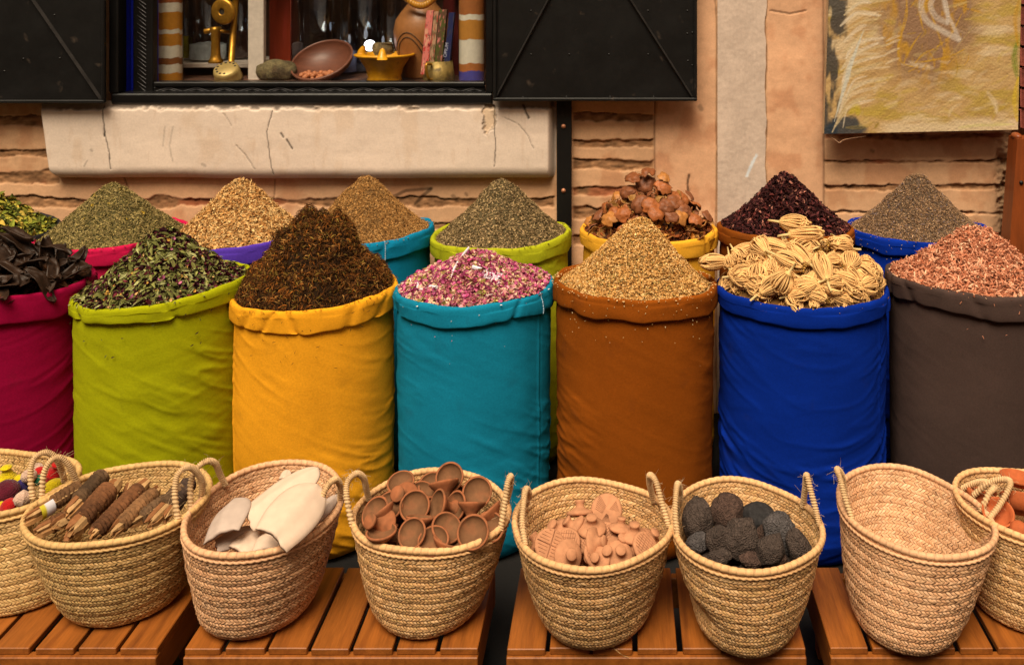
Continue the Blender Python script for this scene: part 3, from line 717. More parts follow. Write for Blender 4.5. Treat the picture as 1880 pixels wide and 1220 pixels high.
for k in range(230):    # short sweeping bristle strokes
    x, y = prng.uniform(1555, 1866), prng.uniform(-180, 236)
    if (x - 1700) ** 2 / 90 ** 2 + (y - 40) ** 2 / 120 ** 2 < 1 and k % 3: continue
    an = prng.uniform(-.9, .1) if x < 1650 else prng.uniform(-.9, .5); ln = prng.uniform(14, 48); bend = prng.uniform(-6, 6)
    dx, dy = math.cos(an) * ln / 2, math.sin(an) * ln / 2
    colr = [CREp, A(210, 176, 110), A(194, 156, 50), A(206, 168, 120), A(166, 120, 72)][k % 5]
    stroke([(x - dx, y - dy), (x + bend, y + bend * .6), (x + dx, y + dy)], prng.uniform(2.0, 8.0), colr, prng.uniform(.22, .6), k)
for k in range(30):     # fan of pale strokes in the lower left
    y0 = 236 - k * 8.5 + prng.normal() * 6; stroke([(1536 + k * .4 + prng.normal() * 5, y0 + 6), (1556 + k * .7 + prng.normal() * 4, y0 - 34 + k * .8), (1590 + prng.uniform(-10, 50), y0 - 52 + 1.6 * k + prng.normal() * 5)], prng.uniform(1.5, 5.5), [CREp, A(226, 196, 156), A(206, 172, 118)][k % 3], prng.uniform(.7, 1.0), 60 + k)
for k in range(10): stroke([(1530 + k * 3, 224 - 9 * k), (1540 + k * 2, 180 - 6 * k), (1552 + k * 3, 120 - 7 * k)], 1.4, A(206, 190, 160), .8, 90 + k)
for p_ in ([(1656, 20), (1650, 62), (1644, 90), (1648, 112), (1658, 122), (1674, 126)], [(1686, 64), (1672, 84), (1660, 106), (1656, 118)], [(1656, -10), (1658, 30), (1652, 60)], [(1676, 120), (1690, 104), (1710, 94)], [(1676, 118), (1700, 116), (1740, 108), (1766, 96)], [(1700, 22), (1712, 50), (1730, 100)], [(1690, 60), (1684, 30), (1696, 0)], [(1760, 30), (1740, 70), (1716, 90)]):
    stroke(p_, 2.0, A(206, 146, 22), .9, 7)
for k in range(26):
    x, y = prng.uniform(1655, 1770), prng.uniform(-40, 160); an = prng.uniform(-2, .3); ln = prng.uniform(12, 40)
    stroke([(x, y), (x + math.cos(an) * ln * .5 + 3, y + math.sin(an) * ln * .5), (x + math.cos(an) * ln, y + math.sin(an) * ln)], prng.uniform(1, 3.5), [OCHp, A(176, 128, 40), A(150, 112, 84)][k % 3], .8, 20 + k)
WHp = A(206, 178, 148)
stroke([(1692, -12), (1684, 14), (1696, 42), (1724, 60), (1756, 77)], 7, WHp, .95, 1, False)
stroke([(1756, 77), (1744, 50), (1730, 22), (1724, -10)], 5, WHp, .95, 2, False)
stroke([(1714, -14), (1702, 12), (1712, 34), (1734, 46)], 6, WHp, .95, 3, False); stroke([(1734, 46), (1734, 26), (1728, 0), (1720, -20)], 4, WHp, .9, 4, False)
stroke([(1786, 50), (1765, 76), (1740, 108)], 1.8, A(190, 150, 90), .8, 5)
for y in (68, 76, 92, 110): stroke([(1622, y + 10), (1634, y + 4), (1646, y)], 3, CREp, .9, 6)
stroke([(1866, 80), (1860, 110), (1866, 150)], 7, GRN, .9, 8); stroke([(1868, 0), (1860, 40), (1866, 90)], 5, OCHp, .8, 9); stroke([(1868, 150), (1862, 190), (1868, 230)], 6, YELp, .8, 10); stroke([(1862, 236), (1800, 236), (1760, 240)], 4, A(210, 186, 110), .7, 11); stroke([(1812, 176), (1826, 196), (1830, 214)], 6, CREp, .8, 12)
stroke([(1560, 208), (1570, 200), (1574, 212)], 9, A(190, 160, 20), .9, 13); stroke([(1606, 236), (1612, 228)], 5, A(150, 116, 40), .9, 14)
pt = empty('painting', at_y(1690, 242, 3.63), 'unframed canvas with abstract ochre and cream brushwork and white leaf strokes, hung on the wall', 'painting')
c00, c10, c01, c11 = at_y(1513, 246, 3.585), at_y(1869, 238, 3.585), at_y(1529, -224, 3.60), at_y(1880, -226, 3.60)
def cpt(u, v): 
    u, v = u[..., None], v[..., None]; return (c00 * (1 - u) + c10 * u) * (1 - v) + (c01 * (1 - u) + c11 * u) * v
Vp = cpt(u, v); Vp[..., 1] -= .0008 * fbm(pxs / 3, pys / 3, s=330) 
Vp = Vp.reshape(-1, 3)
B().add(Vp, quads(WC, HC), pc.reshape(-1, 3)).build('painted_face', mat('oil_paint', rough=.5, attr=True, var=None, var2=(160, .08), bumps=((140, .25, .002, 'N'),), spec=.4), pt)
e = .0012; cs_ = [c00, c10, c11, c01]; bkk = [c_ + (0, .036, 0) for c_ in cs_]; frn = [c_ + (0, .0015, 0) for c_ in cs_]
B().add(np.array(frn + bkk), np.array([[0, 1, 5, 4], [1, 2, 6, 5], [2, 3, 7, 6], [3, 0, 4, 7], [4, 5, 6, 7]])).build('canvas_edge', mat('raw_canvas', A(206, 164, 116), .9), pt, smooth=False)
B().add(*tube(spline([at_y(1516, 248, 3.6), at_y(1532, 256, 3.6), at_y(1541, 262, 3.6), at_y(1552, 256, 3.6), at_y(1590, 250, 3.6)], 20), .002, 5)).build('loose_string', mat('string', A(190, 140, 100), .9), pt)

# ------------------------------------------------------------------ timber and red brick at the right edge
redw = mat('red_stained_timber', A(138, 62, 20), .5, var=(10, .2), st=(6, 6, .6), bumps=((40, .15, .003, 'N'),), coat=.2)
q = at_y(1868, 255, 3.5); q2 = at_y(1856, 470, 3.5)
dp = empty('timber_post', (q[0] + .06, 3.54, 0), 'orange brown timber post with a dark peg at the right end of the wall', 'post')
pr = np.array([[q2[0] + (q2[0] - q[0]) * 2.4, 3.5, 0], [q[0] + .22, 3.5, 0], [q[0] + .22, 3.5, q[2]], [q[0], 3.5, q[2]]])
B().add(np.vstack([pr, pr + (0, .08, 0)]), np.array([[0, 1, 2, 3], [7, 6, 5, 4], [0, 4, 5, 1], [1, 5, 6, 2], [2, 6, 7, 3], [3, 7, 4, 0]])).build('shaft', redw, dp, smooth=False)
B().add(sphere(14, 10)[0] * (.018, .03, .014) + at_y(1874, 258, 3.5) + (0, .04, .01), sphere(14, 10)[1]).build('rounded_cap', redw, dp)
V, Fq = lathe([(1e-4, .006), (.007, .004), (.008, 0)], 12); B().add(V @ basis((0, -1, 0)).T + at_y(1875, 335, 3.4995), Fq).build('peg', black, dp)
bk = B(); 
for k in range(12):
    y1 = 236 - k * 38; bk.add(*pbox(1874, y1 - 35, 1990, y1, 3.60 + .004 * (k % 2), 3.66, .004), A(150, 70, 52) * (.8 + .1 * (k % 4)))
tag(bk.build('brick_pier', mat('red_brick', rough=.9, attr=True, var=(20, .25), bumps=((60, .5, .006, 'N'),))), 'strip of red brick showing beyond the painting', 'pier')

# ------------------------------------------------------------------ sacks
def fabric(name, c):
    return mat(name, c, .95, var=(4, .13), var2=(190, .09), blot=(np.asarray(c) * .72 + .004, 9, .60, .78), bumps=((520, .35, .0012, 'N'), (38, .14, .004, 'N')), spec=.06)
SACKS = {}
DQ = .88      # the sacks stand packed and are a little flattened from front to back
def sack(key, cx, Y, wpx, zr, tl, tf, colr, label, seed, wrinkle=1.0, cuff=.055, body_w=1.0, stitches=(), seams=()):
    """cx, wpx in photo pixels at depth Y; zr rim height; tl rim slope to the right, tf rim drop at the front"""
    rs = np.random.default_rng(seed); X = at_y(cx, 0, Y)[0]; Rr = wpx / F * Y / 2
    t = empty('sack', (X, Y, 0), label, 'sack', 'cloth sacks of spices and herbs')
    n, m = 320, 150
    th = np.linspace(0, 2 * math.pi, n, endpoint=False)
    rn = 1 + .018 * fbm(np.cos(th) * 1.2 + seed, np.sin(th) * 1.2, s=seed) 
    zrim = zr + tl * np.cos(th) + tf * np.sin(th) + .007 * fbm(np.cos(th) * 2.2 + seed, np.sin(th) * 2.2, s=seed + 1)
    # body
    T, U = np.meshgrid(np.linspace(0, 1, m), th, indexing='xy')            # rows theta
    zt = (zrim - .030)[:, None]
    Z = zt * T
    rad = Rr * rn[:, None] * (.975 * body_w - .030 * (1 - T) + .012 * np.sin(T * math.pi) + .016 * fbm(np.cos(U) * 1.1 + seed, np.sin(U) * 1.1, Z * 3.0, s=seed + 2))
    bot = np.clip(Z / .09, 0, 1); rad = rad * (.80 + .20 * np.sqrt(1 - (1 - bot) ** 2))
    arc = U * Rr
    # slanting sag folds, stronger low down and just below the cuff
    sl_ = .35 * np.sin(U * 1.0 + seed)
    f1 = fbm(arc * 3.2 + seed, (Z + sl_ * arc * .3) * 17, s=seed + 3, o=3)
    f2 = fbm(arc * 5 + seed * 2, (Z - .25 * arc) * 34, s=seed + 4, o=2)
    rid = np.clip(1 - np.abs(f1) * 2.6, -.25, 1); rid = np.sign(rid) * np.abs(rid) ** 1.5
    amp = .12 + .9 * sstep(.0, .6, fbm(arc * 2.2, Z * 3.4, s=seed + 5)) + .5 * (1 - sstep(0, .25, Z)) + .5 * np.clip(np.abs(np.cos(U)) - .6, 0, 1)
    rad = rad + wrinkle * (.0062 * rid * amp + .0022 * f2 * amp) * sstep(0, .04, Z)
    for us_ in seams:
        rad = rad + .0030 * np.exp(-((U - us_ % 6.2832 - .01 * np.sin(Z * 9)) / .020) ** 2) - .0022 * np.exp(-((U - us_ % 6.2832 - .045 - .01 * np.sin(Z * 9)) / .018) ** 2)
    cufft = np.exp(-((zt - Z) / .05) ** 2); rad = rad + cufft * (.0035 * fbm(arc * 22 + seed, Z * 3, s=seed + 6) - .003)
    V = np.stack([X + rad * np.cos(U), Y + DQ * rad * np.sin(U), Z], -1)
    b = B().add(V.reshape(-1, 3), quads(n, m, cu=True))
    
    mt_ = fabric('cloth_' + key, colr)
    b.add(np.vstack([V[:, 0], [[X, Y, .001]]]), np.array([[(i + 1) % n, i, n] for i in range(n)]))
    b.build('bag', mt_, t)
    # rolled cuff
    ch = cuff * (1 + .17 * fbm(np.cos(th) * 1.6 + seed * 3, np.sin(th) * 1.6, s=seed + 7)) + .010 * np.clip(np.sin(th * 1 + seed), 0, 1)
    prof = [(-.020, -.060), (-.018, -.025), (-.014, -.008), (-.006, .001), (.001, .001), (.006, -.006), (.0075, -.018), (.0078, -.40), (.0075, -.72), (.0065, -.94), (.0045, -1.0), (.002, -.97), (-.006, -.9)]
    Vc = np.zeros((n, len(prof), 3))
    dents = fbm(th * Rr * 9 + seed, 0, s=seed + 8)
    for j, (dr, dz) in enumerate(prof):
        z_ = zrim + (dz if j < 7 else dz * ch)
        k = 1.0 if j < 5 else (1 + 0 * dents)
        rr = Rr * rn + dr + (.0030 * fbm(th * Rr * 7 + seed, j * .35, s=seed + 9) + .0022 * dents) * (1 if j > 2 else .5)
        Vc[:, j] = np.stack([X + rr * np.cos(th), Y + DQ * rr * np.sin(th), z_ + (.004 * fbm(th * Rr * 6, j * .3, s=seed + 10))], 1)
    for q_ in range(6):      # pinched creases where the roll was folded over
        t0, wd_, sk, dp_ = rs.uniform(0, 6.28), rs.uniform(.03, .08), rs.uniform(-.05, .05), rs.uniform(.003, .008)
        for j in range(3, 13):
            da = np.arctan2(np.sin(th - t0 - sk * (j - 8)), np.cos(th - t0 - sk * (j - 8))); g_ = np.exp(-(da / wd_) ** 2) * dp_ * min(1, (j - 2) / 3)
            Vc[:, j, 0] -= g_ * np.cos(th); Vc[:, j, 1] -= g_ * np.sin(th); Vc[:, j, 2] += (.5 if j > 8 else -.3) * g_
    # smooth the profile by resampling
    Vs = []
    for i in range(n): Vs.append(spline(Vc[i], 48))
    Vs = np.array(Vs)
    cb = B().add(Vs.reshape(-1, 3), quads(n, Vs.shape[1], cu=True)[:, ::-1]).build('rolled_cuff', mt_, t)
    for pa in stitches:
        i = int(round(((pa % (2 * math.pi)) / (2 * math.pi)) * n)) % n; j0 = int(Vs.shape[1] * .22)
        line = Vs[i][j0:int(Vs.shape[1] * .86)] - np.array([X, Y, 0]); line = line * (1.006, 1.006, 1) + np.array([X, Y, 0])
        sb = B()
        for q_ in range(0, len(line) - 2, 2):
            sb.add(*tube(np.array([line[q_] + (.0008 * (-1) ** q_, 0, 0), line[q_ + 1]]), .0017, 5))
        sb.add(*tube(line[:-1], .0009, 5))
        sb.build('stitching', mat('white_thread', A(190, 205, 205), .8), cb)
    SACKS[key] = dict(X=X, Y=Y, R=Rr, zr=zr, tl=tl, tf=tf, rn=rn)
    return t
YF_, YB_ = 2.93, 3.40
sack('crimson_front', 10, YF_, 294, .790, -.002, -.010, A(150, 8, 48), 'crimson sack of dark pods at the left edge of the front row', 3, 1.5, .07)
sack('lime_front', 299, YF_, 298, .776, .020, -.004, A(166, 158, 10), 'lime green sack of mixed leaves and petals between the crimson and yellow sacks', 14, .6, .046)
sack('yellow_front', 580, YF_, 288, .760, .012, -.006, A(248, 160, 30), 'golden yellow sack heaped with brown moss in the front row', 27, .8, .060, seams=(-2.7,))
sack('teal_front', 872, YF_, 282, .776, .008, -.004, A(20, 122, 140), 'teal sack of dried rosebuds in the front row', 39, .6, .056, stitches=(-.45,), seams=(-.47,))
sack('brown_front', 1166, YF_, 292, .790, -.006, -.012, A(146, 70, 12), 'brown sack of tan seeds in the middle of the front row', 52, .7, .060)
sack('blue_front', 1472, YF_, 306, .776, .002, -.006, A(5, 40, 124), 'royal blue sack of dried umbel heads in the front row', 66, 1.6, .052, seams=(-.62,))
sack('charcoal_front', 1784, YF_, 302, .800, -.012, -.014, A(78, 57, 47), 'charcoal sack of reddish wood chips at the right end of the front row', 78, .4, .060)
sack('black_back', -40, YB_, 262, .818, -.006, 0, A(44, 38, 38), 'black sack of green leaves against the wall at the far left', 91)
sack('crimson_back', 206, YB_, 258, .806, .008, -.004, A(196, 22, 62), 'bright crimson sack of grey green herb against the wall', 103, .8, .050)
sack('purple_back', 440, YB_, 246, .806, .006, -.004, A(86, 52, 150), 'purple sack of pale dried flowers against the wall', 117, .8, .055)
sack('teal_back', 668, YB_, 246, .812, .018, -.004, A(14, 116, 140), 'teal sack of fine brown herb against the wall', 128, .7, .050, stitches=(-1.05,), seams=(-1.07,))
sack('lime_back', 921, YB_, 250, .806, .008, -.002, A(176, 168, 26), 'lime green sack of olive grey herb against the wall', 140, .7, .050)
sack('yellow_back', 1191, YB_, 246, .826, .000, -.006, A(242, 164, 42), 'yellow sack of broken fruit husks against the wall', 153, .7, .052)
sack('brown_back', 1443, YB_, 244, .834, -.004, -.010, A(136, 66, 14), 'brown sack of dark hibiscus petals against the wall', 164, .7, .052)
sack('blue_back', 1683, YB_, 246, .830, .002, -.006, A(8, 44, 134), 'royal blue sack of grey brown lavender against the wall', 177, 1.0, .050)

# ------------------------------------------------------------------ heaps of loose herbs
def leaf(l, w, curl, fold=.2, n=4):
    """pointed leaf blade: n spans, three points across"""
    V, Fq = [], []
    for i in range(n + 1):
        t = i / n; ww = w * (math.sin(math.pi * min(.97, max(.06, t ** .8)))) / 2
        x = (t - .5) * l; z = curl * (1 - (2 * t - 1) ** 2) 
        V += [(x, -ww, z + fold * ww), (x, 0, z), (x, ww, z + fold * ww)]
    for i in range(n):
        a = i * 3; Fq += [(a, a + 3, a + 4, a + 1), (a + 1, a + 4, a + 5, a + 2)]
    return np.array(V), np.array(Fq)
def chip(l, w, h):
    V = np.array([(-.5, -.3, 0), (-.5, .35, 0), (.5, .3, 0), (.5, -.2, 0), (-.4, -.25, 1), (-.46, .25, 1), (.45, .2, 1), (.4, -.15, 1)]) * (l, w, h) - (0, 0, h / 2)
    return V, np.array([[3, 2, 1, 0], [4, 5, 6, 7], [0, 1, 5, 4], [1, 2, 6, 5], [2, 3, 7, 6], [3, 0, 4, 7]])
def grain(l, w):
    V = np.array([(-.5, 0, 0), (0, -.5, 0), (0, 0, .45), (0, .5, 0), (0, 0, -.45), (.5, 0, 0)]) * (l, w, w)
    return V, np.array([[0, 1, 2], [0, 2, 3], [0, 3, 4], [0, 4, 1], [5, 2, 1], [5, 3, 2], [5, 4, 3], [5, 1, 4]])
def petal(l, w, cup):
    V = [(0, 0, -cup)]
    for k in range(7):
        a = k * 2 * math.pi / 7; V.append((math.cos(a) * l / 2, math.sin(a) * w / 2, cup * .7))
    return np.array(V), np.array([[0, 1 + k, 1 + (k + 1) % 7] for k in range(7)])
def twig(l, w, bend):
    P_ = np.array([(-l / 2, 0, 0), (0, bend, bend * .4), (l / 2, 0, 0)]); V, Fq = tube(P_, w / 2, 4, caps=False); return V, Fq[0]

WARM = np.array([1.14, 1.0, .84])
class Heap:
    def __init__(self, key, peak, H, p=1.15, rk=.93, off=(0, 0), lump=.012, seed=0, z0=-.006, flat=.14, lf=22):
        s = SACKS[key]; self.s = s; self.X, self.Y, self.R = s['X'], s['Y'], s['R'] * rk
        self.H, self.p, self.off, self.lump, self.seed, self.z0, self.flat, self.lf = H, p, off, lump, seed, z0, flat, lf
    def z(self, x, y):
        s = self.s; dx, dy = x - self.X, (y - self.Y) / DQ
        base = s['zr'] + self.z0 + s['tl'] * dx / s['R'] + s['tf'] * dy / s['R']
        r = np.hypot(dx, dy) / self.R
        k = np.clip(1 - r, 0, 1); rr = np.hypot(dx - self.off[0] * k, dy - self.off[1] * k) / self.R
        rr = (np.sqrt(rr ** 2 + self.flat ** 2) - self.flat) / (math.sqrt(1 + self.flat ** 2) - self.flat)
        h = self.H * np.clip(1 - rr, 0, 1) ** self.p
        return base + h + self.lump * fbm(x * self.lf, y * self.lf, h * self.lf, s=self.seed) * np.clip((1 - r) * 3, .12, 1)
    def surface(self, col):
        a = np.linspace(0, 2 * math.pi, 90, endpoint=False); rr = np.linspace(0, 1.05, 46)
        A_, R_ = np.meshgrid(a, rr, indexing='ij'); x = self.X + self.R * R_ * np.cos(A_); y = self.Y + DQ * self.R * R_ * np.sin(A_)
        return np.stack([x, y, self.z(x, y) - .003], -1).reshape(-1, 3), quads(90, 46, cu=True), col
    def normal(self, x, y, e=.006):
        gx_ = (self.z(x + e, y) - self.z(x - e, y)) / (2 * e); gy_ = (self.z(x, y + e) - self.z(x, y - e)) / (2 * e)
        N = np.stack([-gx_, -gy_, np.ones_like(gx_)], -1); return N / np.linalg.norm(N, axis=-1)[..., None]
    def hit(self, px, py):
        lo = at_y(px, py, 2.4); d = lo / 2.4 - np.array([0, 0, CH]) / 2.4
        Yt_ = np.linspace(2.4, 3.9, 900); qx, qz = (px - VX) / F * Yt_, CH - (py - VY) / F * Yt_
        ok = (np.hypot(qx - self.X, (Yt_ - self.Y) / DQ) < self.R * 1.12) & (qz <= self.z(qx, Yt_))
        return at_y(px, py, Yt_[np.argmax(ok)]) if ok.any() else at_y(px, py, self.Y)

def scatter(hp, b, n, shape, size, cols, tilt=.5, lift=.002, ring=0, rng=RNG, clump=None, rmax=1.02):
    """n flakes of one shape over the heap; cols = list of (colour, weight, spread)"""
    V0, F0 = shape
    a = rng.uniform(0, 2 * math.pi, n * 2); r = np.sqrt(rng.uniform(0, 1, n * 2)) * hp.R * rmax
    if ring:
        r = hp.s['R'] * rng.uniform(.94, 1.045, n * 2); 
    x, y = hp.X + r * np.cos(a), hp.Y + DQ * r * np.sin(a)
    keep = np.ones(len(x), bool)
    keep = (np.sin(a) < .55) | (r < hp.R * .55)         # little on the hidden far side
    x, y = x[keep][:n], y[keep][:n]; n = len(x)
    N = hp.normal(x, y); z = hp.z(x, y) + rng.uniform(0, lift, n)
    if ring: z = hp.s['zr'] + hp.s['tl'] * (x - hp.X) / hp.s['R'] + hp.s['tf'] * (y - hp.Y) / hp.s['R'] + .002 - np.clip(np.hypot(x - hp.X, (y - hp.Y) / DQ) - hp.s['R'] * 1.0, 0, 1) * .5; N = np.tile((0., 0., 1.), (n, 1))
    N = N + rng.normal(size=(n, 3)) * tilt; N /= np.linalg.norm(N, axis=1)[:, None]
    t = rng.normal(size=(n, 3)); t -= N * (t * N).sum(1)[:, None]; t /= np.linalg.norm(t, axis=1)[:, None]; bt = np.cross(N, t)
    s = rng.uniform(size[0], size[1], n)
    M3 = np.stack([t, bt, N], -1) * s[:, None, None]
    W = np.einsum('nij,kj->nki', M3, V0) + np.stack([x, y, z], -1)[:, None, :]
    wts = np.array([c_[1] for c_ in cols], float); pick = rng.choice(len(cols), n, p=wts / wts.sum())
    cc = np.array([c_[0] for c_ in cols])[pick]; sp = np.array([c_[2] if len(c_) > 2 else .2 for c_ in cols])[pick]
    if clump: cc = cc * (1 + clump[1] * fbm(x * clump[0], y * clump[0], z * clump[0], s=77))[:, None]
    cc = cc * np.exp(rng.normal(size=n) * sp)[:, None] * WARM
    Fall = (F0[None] + (np.arange(n) * len(V0))[:, None, None]).reshape(-1, F0.shape[1])
    b.add(W.reshape(-1, 3), Fall, np.repeat(np.clip(cc, 0, .9), len(V0), 0))
herb_mat = mat('dried_herb', rough=.9, attr=True, var=None, var2=(300, .12), bumps=(), spec=.15)
def crumbs(h, b, n, shape, size, cols, rng=RNG):
    """bits that have stuck to the cloth below the heap"""
    V0, F0 = shape
    for k in range(n):
        th = rng.uniform(-2.7, -.4); s = h.s; nn = len(s['rn']); i = int((th % 6.2832) / 6.2832 * nn) % nn; dz = abs(rng.normal()) * .07 + .012; r = s['R'] * s['rn'][i] + (.0105 if dz < .05 else .002)
        p = np.array([s['X'] + r * math.cos(th), s['Y'] + DQ * r * math.sin(th), s['zr'] + s['tl'] * math.cos(th) + s['tf'] * math.sin(th) - dz])
        b.add(V0 * rng.uniform(*size) @ basis((math.cos(th), math.sin(th), .2), rng.uniform(0, 6)).T + p, F0, np.asarray(cols[int(rng.integers(0, len(cols)))]))
def heap_done(b, nm, label):
    o = b.build(nm, herb_mat, smooth=False); return tag(o, label, 'spice heap', 'heaps of loose spices in the sacks', 'stuff')

h = Heap('black_back', None, .15, 1.0, off=(-.03, 0), seed=1); b = B().add(*h.surface(A(70, 64, 24)))
g = [(A(150, 140, 50), 4, .25), (A(110, 116, 40), 4, .3), (A(190, 160, 70), 2, .2), (A(80, 84, 34), 3, .3)]
scatter(h, b, 1500, leaf(1, .38, .12, .5), (.022, .048), g, .6, .012)
heap_done(b, 'leaf_heap', 'heap of olive and yellow dried leaves in the black sack')

h = Heap('crimson_back', None, .184, 1.15, seed=2); b = B().add(*h.surface(A(92, 80, 44)))
g = [(A(146, 126, 76), 5, .25), (A(112, 100, 54), 4, .3), (A(160, 140, 86), 2, .2), (A(72, 66, 32), 3, .3)]
scatter(h, b, 9000, leaf(1, .4, .1, .4, 2), (.006, .013), g, .6, .005)
scatter(h, b, 3000, twig(1, .09, .05), (.012, .024), [(A(160, 140, 90), 3, .25), (A(120, 104, 60), 3, .3)], .35, .005)
scatter(h, b, 14, petal(1, .9, .15), (.010, .013), [(A(206, 170, 60), 1)], .4, .006)
scatter(h, b, 170, leaf(1, .4, .1, .4, 2), (.005, .010), g, .1, .001, ring=1)
heap_done(b, 'herb_heap', 'heap of grey green crumbled herb in the bright crimson sack')

h = Heap('purple_back', None, .200, 1.12, seed=3); b = B().add(*h.surface(A(150, 112, 66)))
g = [(A(214, 170, 108), 5, .18), (A(190, 140, 80), 5, .2), (A(226, 190, 130), 2, .15), (A(160, 110, 60), 3, .25)]
scatter(h, b, 5200, petal(1, .7, .12), (.008, .016), g, .6, .006)
scatter(h, b, 2600, leaf(1, .3, .1, .4, 2), (.012, .022), g, .6, .006)
scatter(h, b, 500, twig(1, .07, .04), (.02, .042), [(A(220, 180, 120), 1, .15)], .35, .008)
heap_done(b, 'flower_heap', 'heap of pale straw coloured dried flowers in the purple sack')

h = Heap('teal_back', None, .204, 1.12, seed=4); b = B().add(*h.surface(A(124, 86, 46)))
g = [(A(172, 126, 70), 5, .2), (A(150, 106, 56), 5, .22), (A(190, 146, 90), 2, .18), (A(118, 80, 42), 3, .25)]
scatter(h, b, 12000, grain(1, .45), (.005, .011), g, .7, .004, clump=(24, .25))
scatter(h, b, 4000, twig(1, .08, .1), (.009, .02), g, .5, .005)
scatter(h, b, 60, grain(1, .5), (.005, .010), g, .1, .001, ring=1)
heap_done(b, 'herb_heap', 'heap of fine tan brown herb in the rear teal sack')

h = Heap('lime_back', None, .198, 1.1, seed=5); b = B().add(*h.surface(A(96, 78, 48)))
g = [(A(156, 130, 92), 5, .25), (A(116, 94, 62), 5, .28), (A(180, 152, 106), 2, .2), (A(84, 70, 40), 3, .3)]
scatter(h, b, 11000, leaf(1, .42, .1, .4, 2), (.006, .012), g, .7, .004)
scatter(h, b, 100, leaf(1, .42, .1, .4, 2), (.005, .012), [(A(96, 84, 40), 1, .2)], .2, .001, ring=1)
heap_done(b, 'herb_heap', 'heap of olive grey herb flakes in the rear lime green sack')

h = Heap('brown_back', None, .188, 1.2, seed=6, lump=.016); b = B().add(*h.surface(A(44, 18, 18)))
g = [(A(64, 30, 30), 5, .35), (A(48, 24, 24), 5, .35), (A(104, 48, 44), 2, .3), (A(150, 96, 80), 1, .3)]
scatter(h, b, 4200, petal(1, .6, .22), (.011, .024), g, .9, .008)
scatter(h, b, 1300, leaf(1, .35, .2, .6, 3), (.016, .030), g, .8, .010)
crumbs(h, b, 8, petal(1, .6, .2), (.006, .012), [A(70, 28, 30)])
heap_done(b, 'hibiscus_heap', 'heap of dark maroon hibiscus petals in the rear brown sack')

h = Heap('blue_back', None, .192, 1.18, seed=7); b = B().add(*h.surface(A(100, 76, 54)))
g = [(A(150, 116, 84), 5, .22), (A(116, 90, 68), 5, .25), (A(176, 144, 110), 2, .2), (A(90, 66, 46), 3, .25), (A(120, 104, 104), 1, .2)]
scatter(h, b, 12000, grain(1, .38), (.006, .011), g, .7, .004)
scatter(h, b, 220, grain(1, .4), (.005, .010), g, .2, .001, ring=1)
crumbs(h, b, 70, grain(1, .5), (.004, .007), [A(176, 146, 110), A(140, 110, 80)])
heap_done(b, 'lavender_heap', 'heap of grey brown lavender grains in the rear royal blue sack')

h = Heap('lime_front', None, .170, 1.28, off=(0, 0), seed=8, lump=.014, rk=.95); b = B().add(*h.surface(A(60, 50, 28)))
gl = [(A(120, 118, 62), 5, .3), (A(150, 148, 96), 2, .2), (A(84, 84, 40), 4, .3)]
scatter(h, b, 1900, leaf(1, .28, .12, .5), (.018, .040), gl, .6, .010)
scatter(h, b, 1500, petal(1, .75, .22), (.013, .026), [(A(66, 22, 34), 5, .3), (A(96, 36, 44), 3, .3), (A(50, 24, 26), 3, .3)], .7, .010)
scatter(h, b, 750, petal(1, .8, .2), (.007, .014), [(A(196, 150, 70), 3, .25), (A(214, 170, 110), 2, .2), (A(176, 104, 128), 2, .2)], .6, .011)
scatter(h, b, 10, petal(1, .8, .3), (.018, .024), [(A(190, 104, 140), 1, .15)], .4, .012)
scatter(h, b, 1600, leaf(1, .4, .1, .4, 2), (.008, .014), gl, .7, .006)
scatter(h, b, 60, leaf(1, .4, .1, .4, 2), (.006, .014), gl, .3, .001, ring=1)
crumbs(h, b, 16, leaf(1, .3, .1, .4, 2), (.006, .014), [A(90, 84, 40), A(60, 30, 30)])
heap_done(b, 'herb_mix_heap', 'heap of green leaves and maroon petals in the front lime green sack')

h = Heap('yellow_front', None, .248, .78, seed=9, lump=.060, rk=.94, flat=.14, z0=.000, lf=17); hm = h; b = B().add(*h.surface(A(44, 26, 10)))
g = [(A(96, 58, 22), 5, .35), (A(62, 36, 15), 6, .35), (A(126, 72, 24), 2.5, .3), (A(112, 88, 34), 2, .3), (A(150, 108, 56), .8, .25)]
scatter(h, b, 9000, leaf(1, .16, .3, .3, 3), (.010, .024), g, 1.0, .012, clump=(16, .5))
scatter(h, b, 5000, twig(1, .07, .35), (.010, .022), g, 1.2, .014, clump=(16, .5))
scatter(h, b, 130, leaf(1, .14, .3, .3, 3), (.008, .018), [(A(84, 50, 18), 1, .25)], .3, .001, ring=1)
crumbs(h, b, 40, leaf(1, .14, .3, .3, 3), (.006, .016), [A(84, 50, 18)])
heap_done(b, 'moss_heap', 'tall heap of dark brown mossy lichen in the front yellow sack')

h = Heap('teal_front', None, .090, .85, off=(0, 0), seed=10, lump=.016, rk=.95); b = B().add(*h.surface(A(150, 92, 84)))
g = [(A(190, 100, 124), 4, .22), (A(216, 150, 152), 4, .18), (A(160, 66, 98), 2, .25), (A(228, 190, 160), 5, .15)]
scatter(h, b, 3600, petal(1, .75, .28), (.010, .022), g, .8, .009)
scatter(h, b, 900, petal(1, .9, .45), (.012, .018), [(A(170, 62, 110), 3, .2), (A(196, 96, 140), 3, .2), (A(176, 160, 90), 2, .2)], .5, .012)
scatter(h, b, 1500, leaf(1, .3, .2, .4, 2), (.008, .016), [(A(226, 196, 150), 4, .15), (A(190, 160, 90), 3, .2), (A(150, 130, 70), 1, .2)], .7, .010)
scatter(h, b, 26, twig(1, .08, .08), (.03, .055), [(A(232, 206, 196), 1, .08)], .25, .012)
for pl in ([(718, 0), (690, 0)], ):
    pass
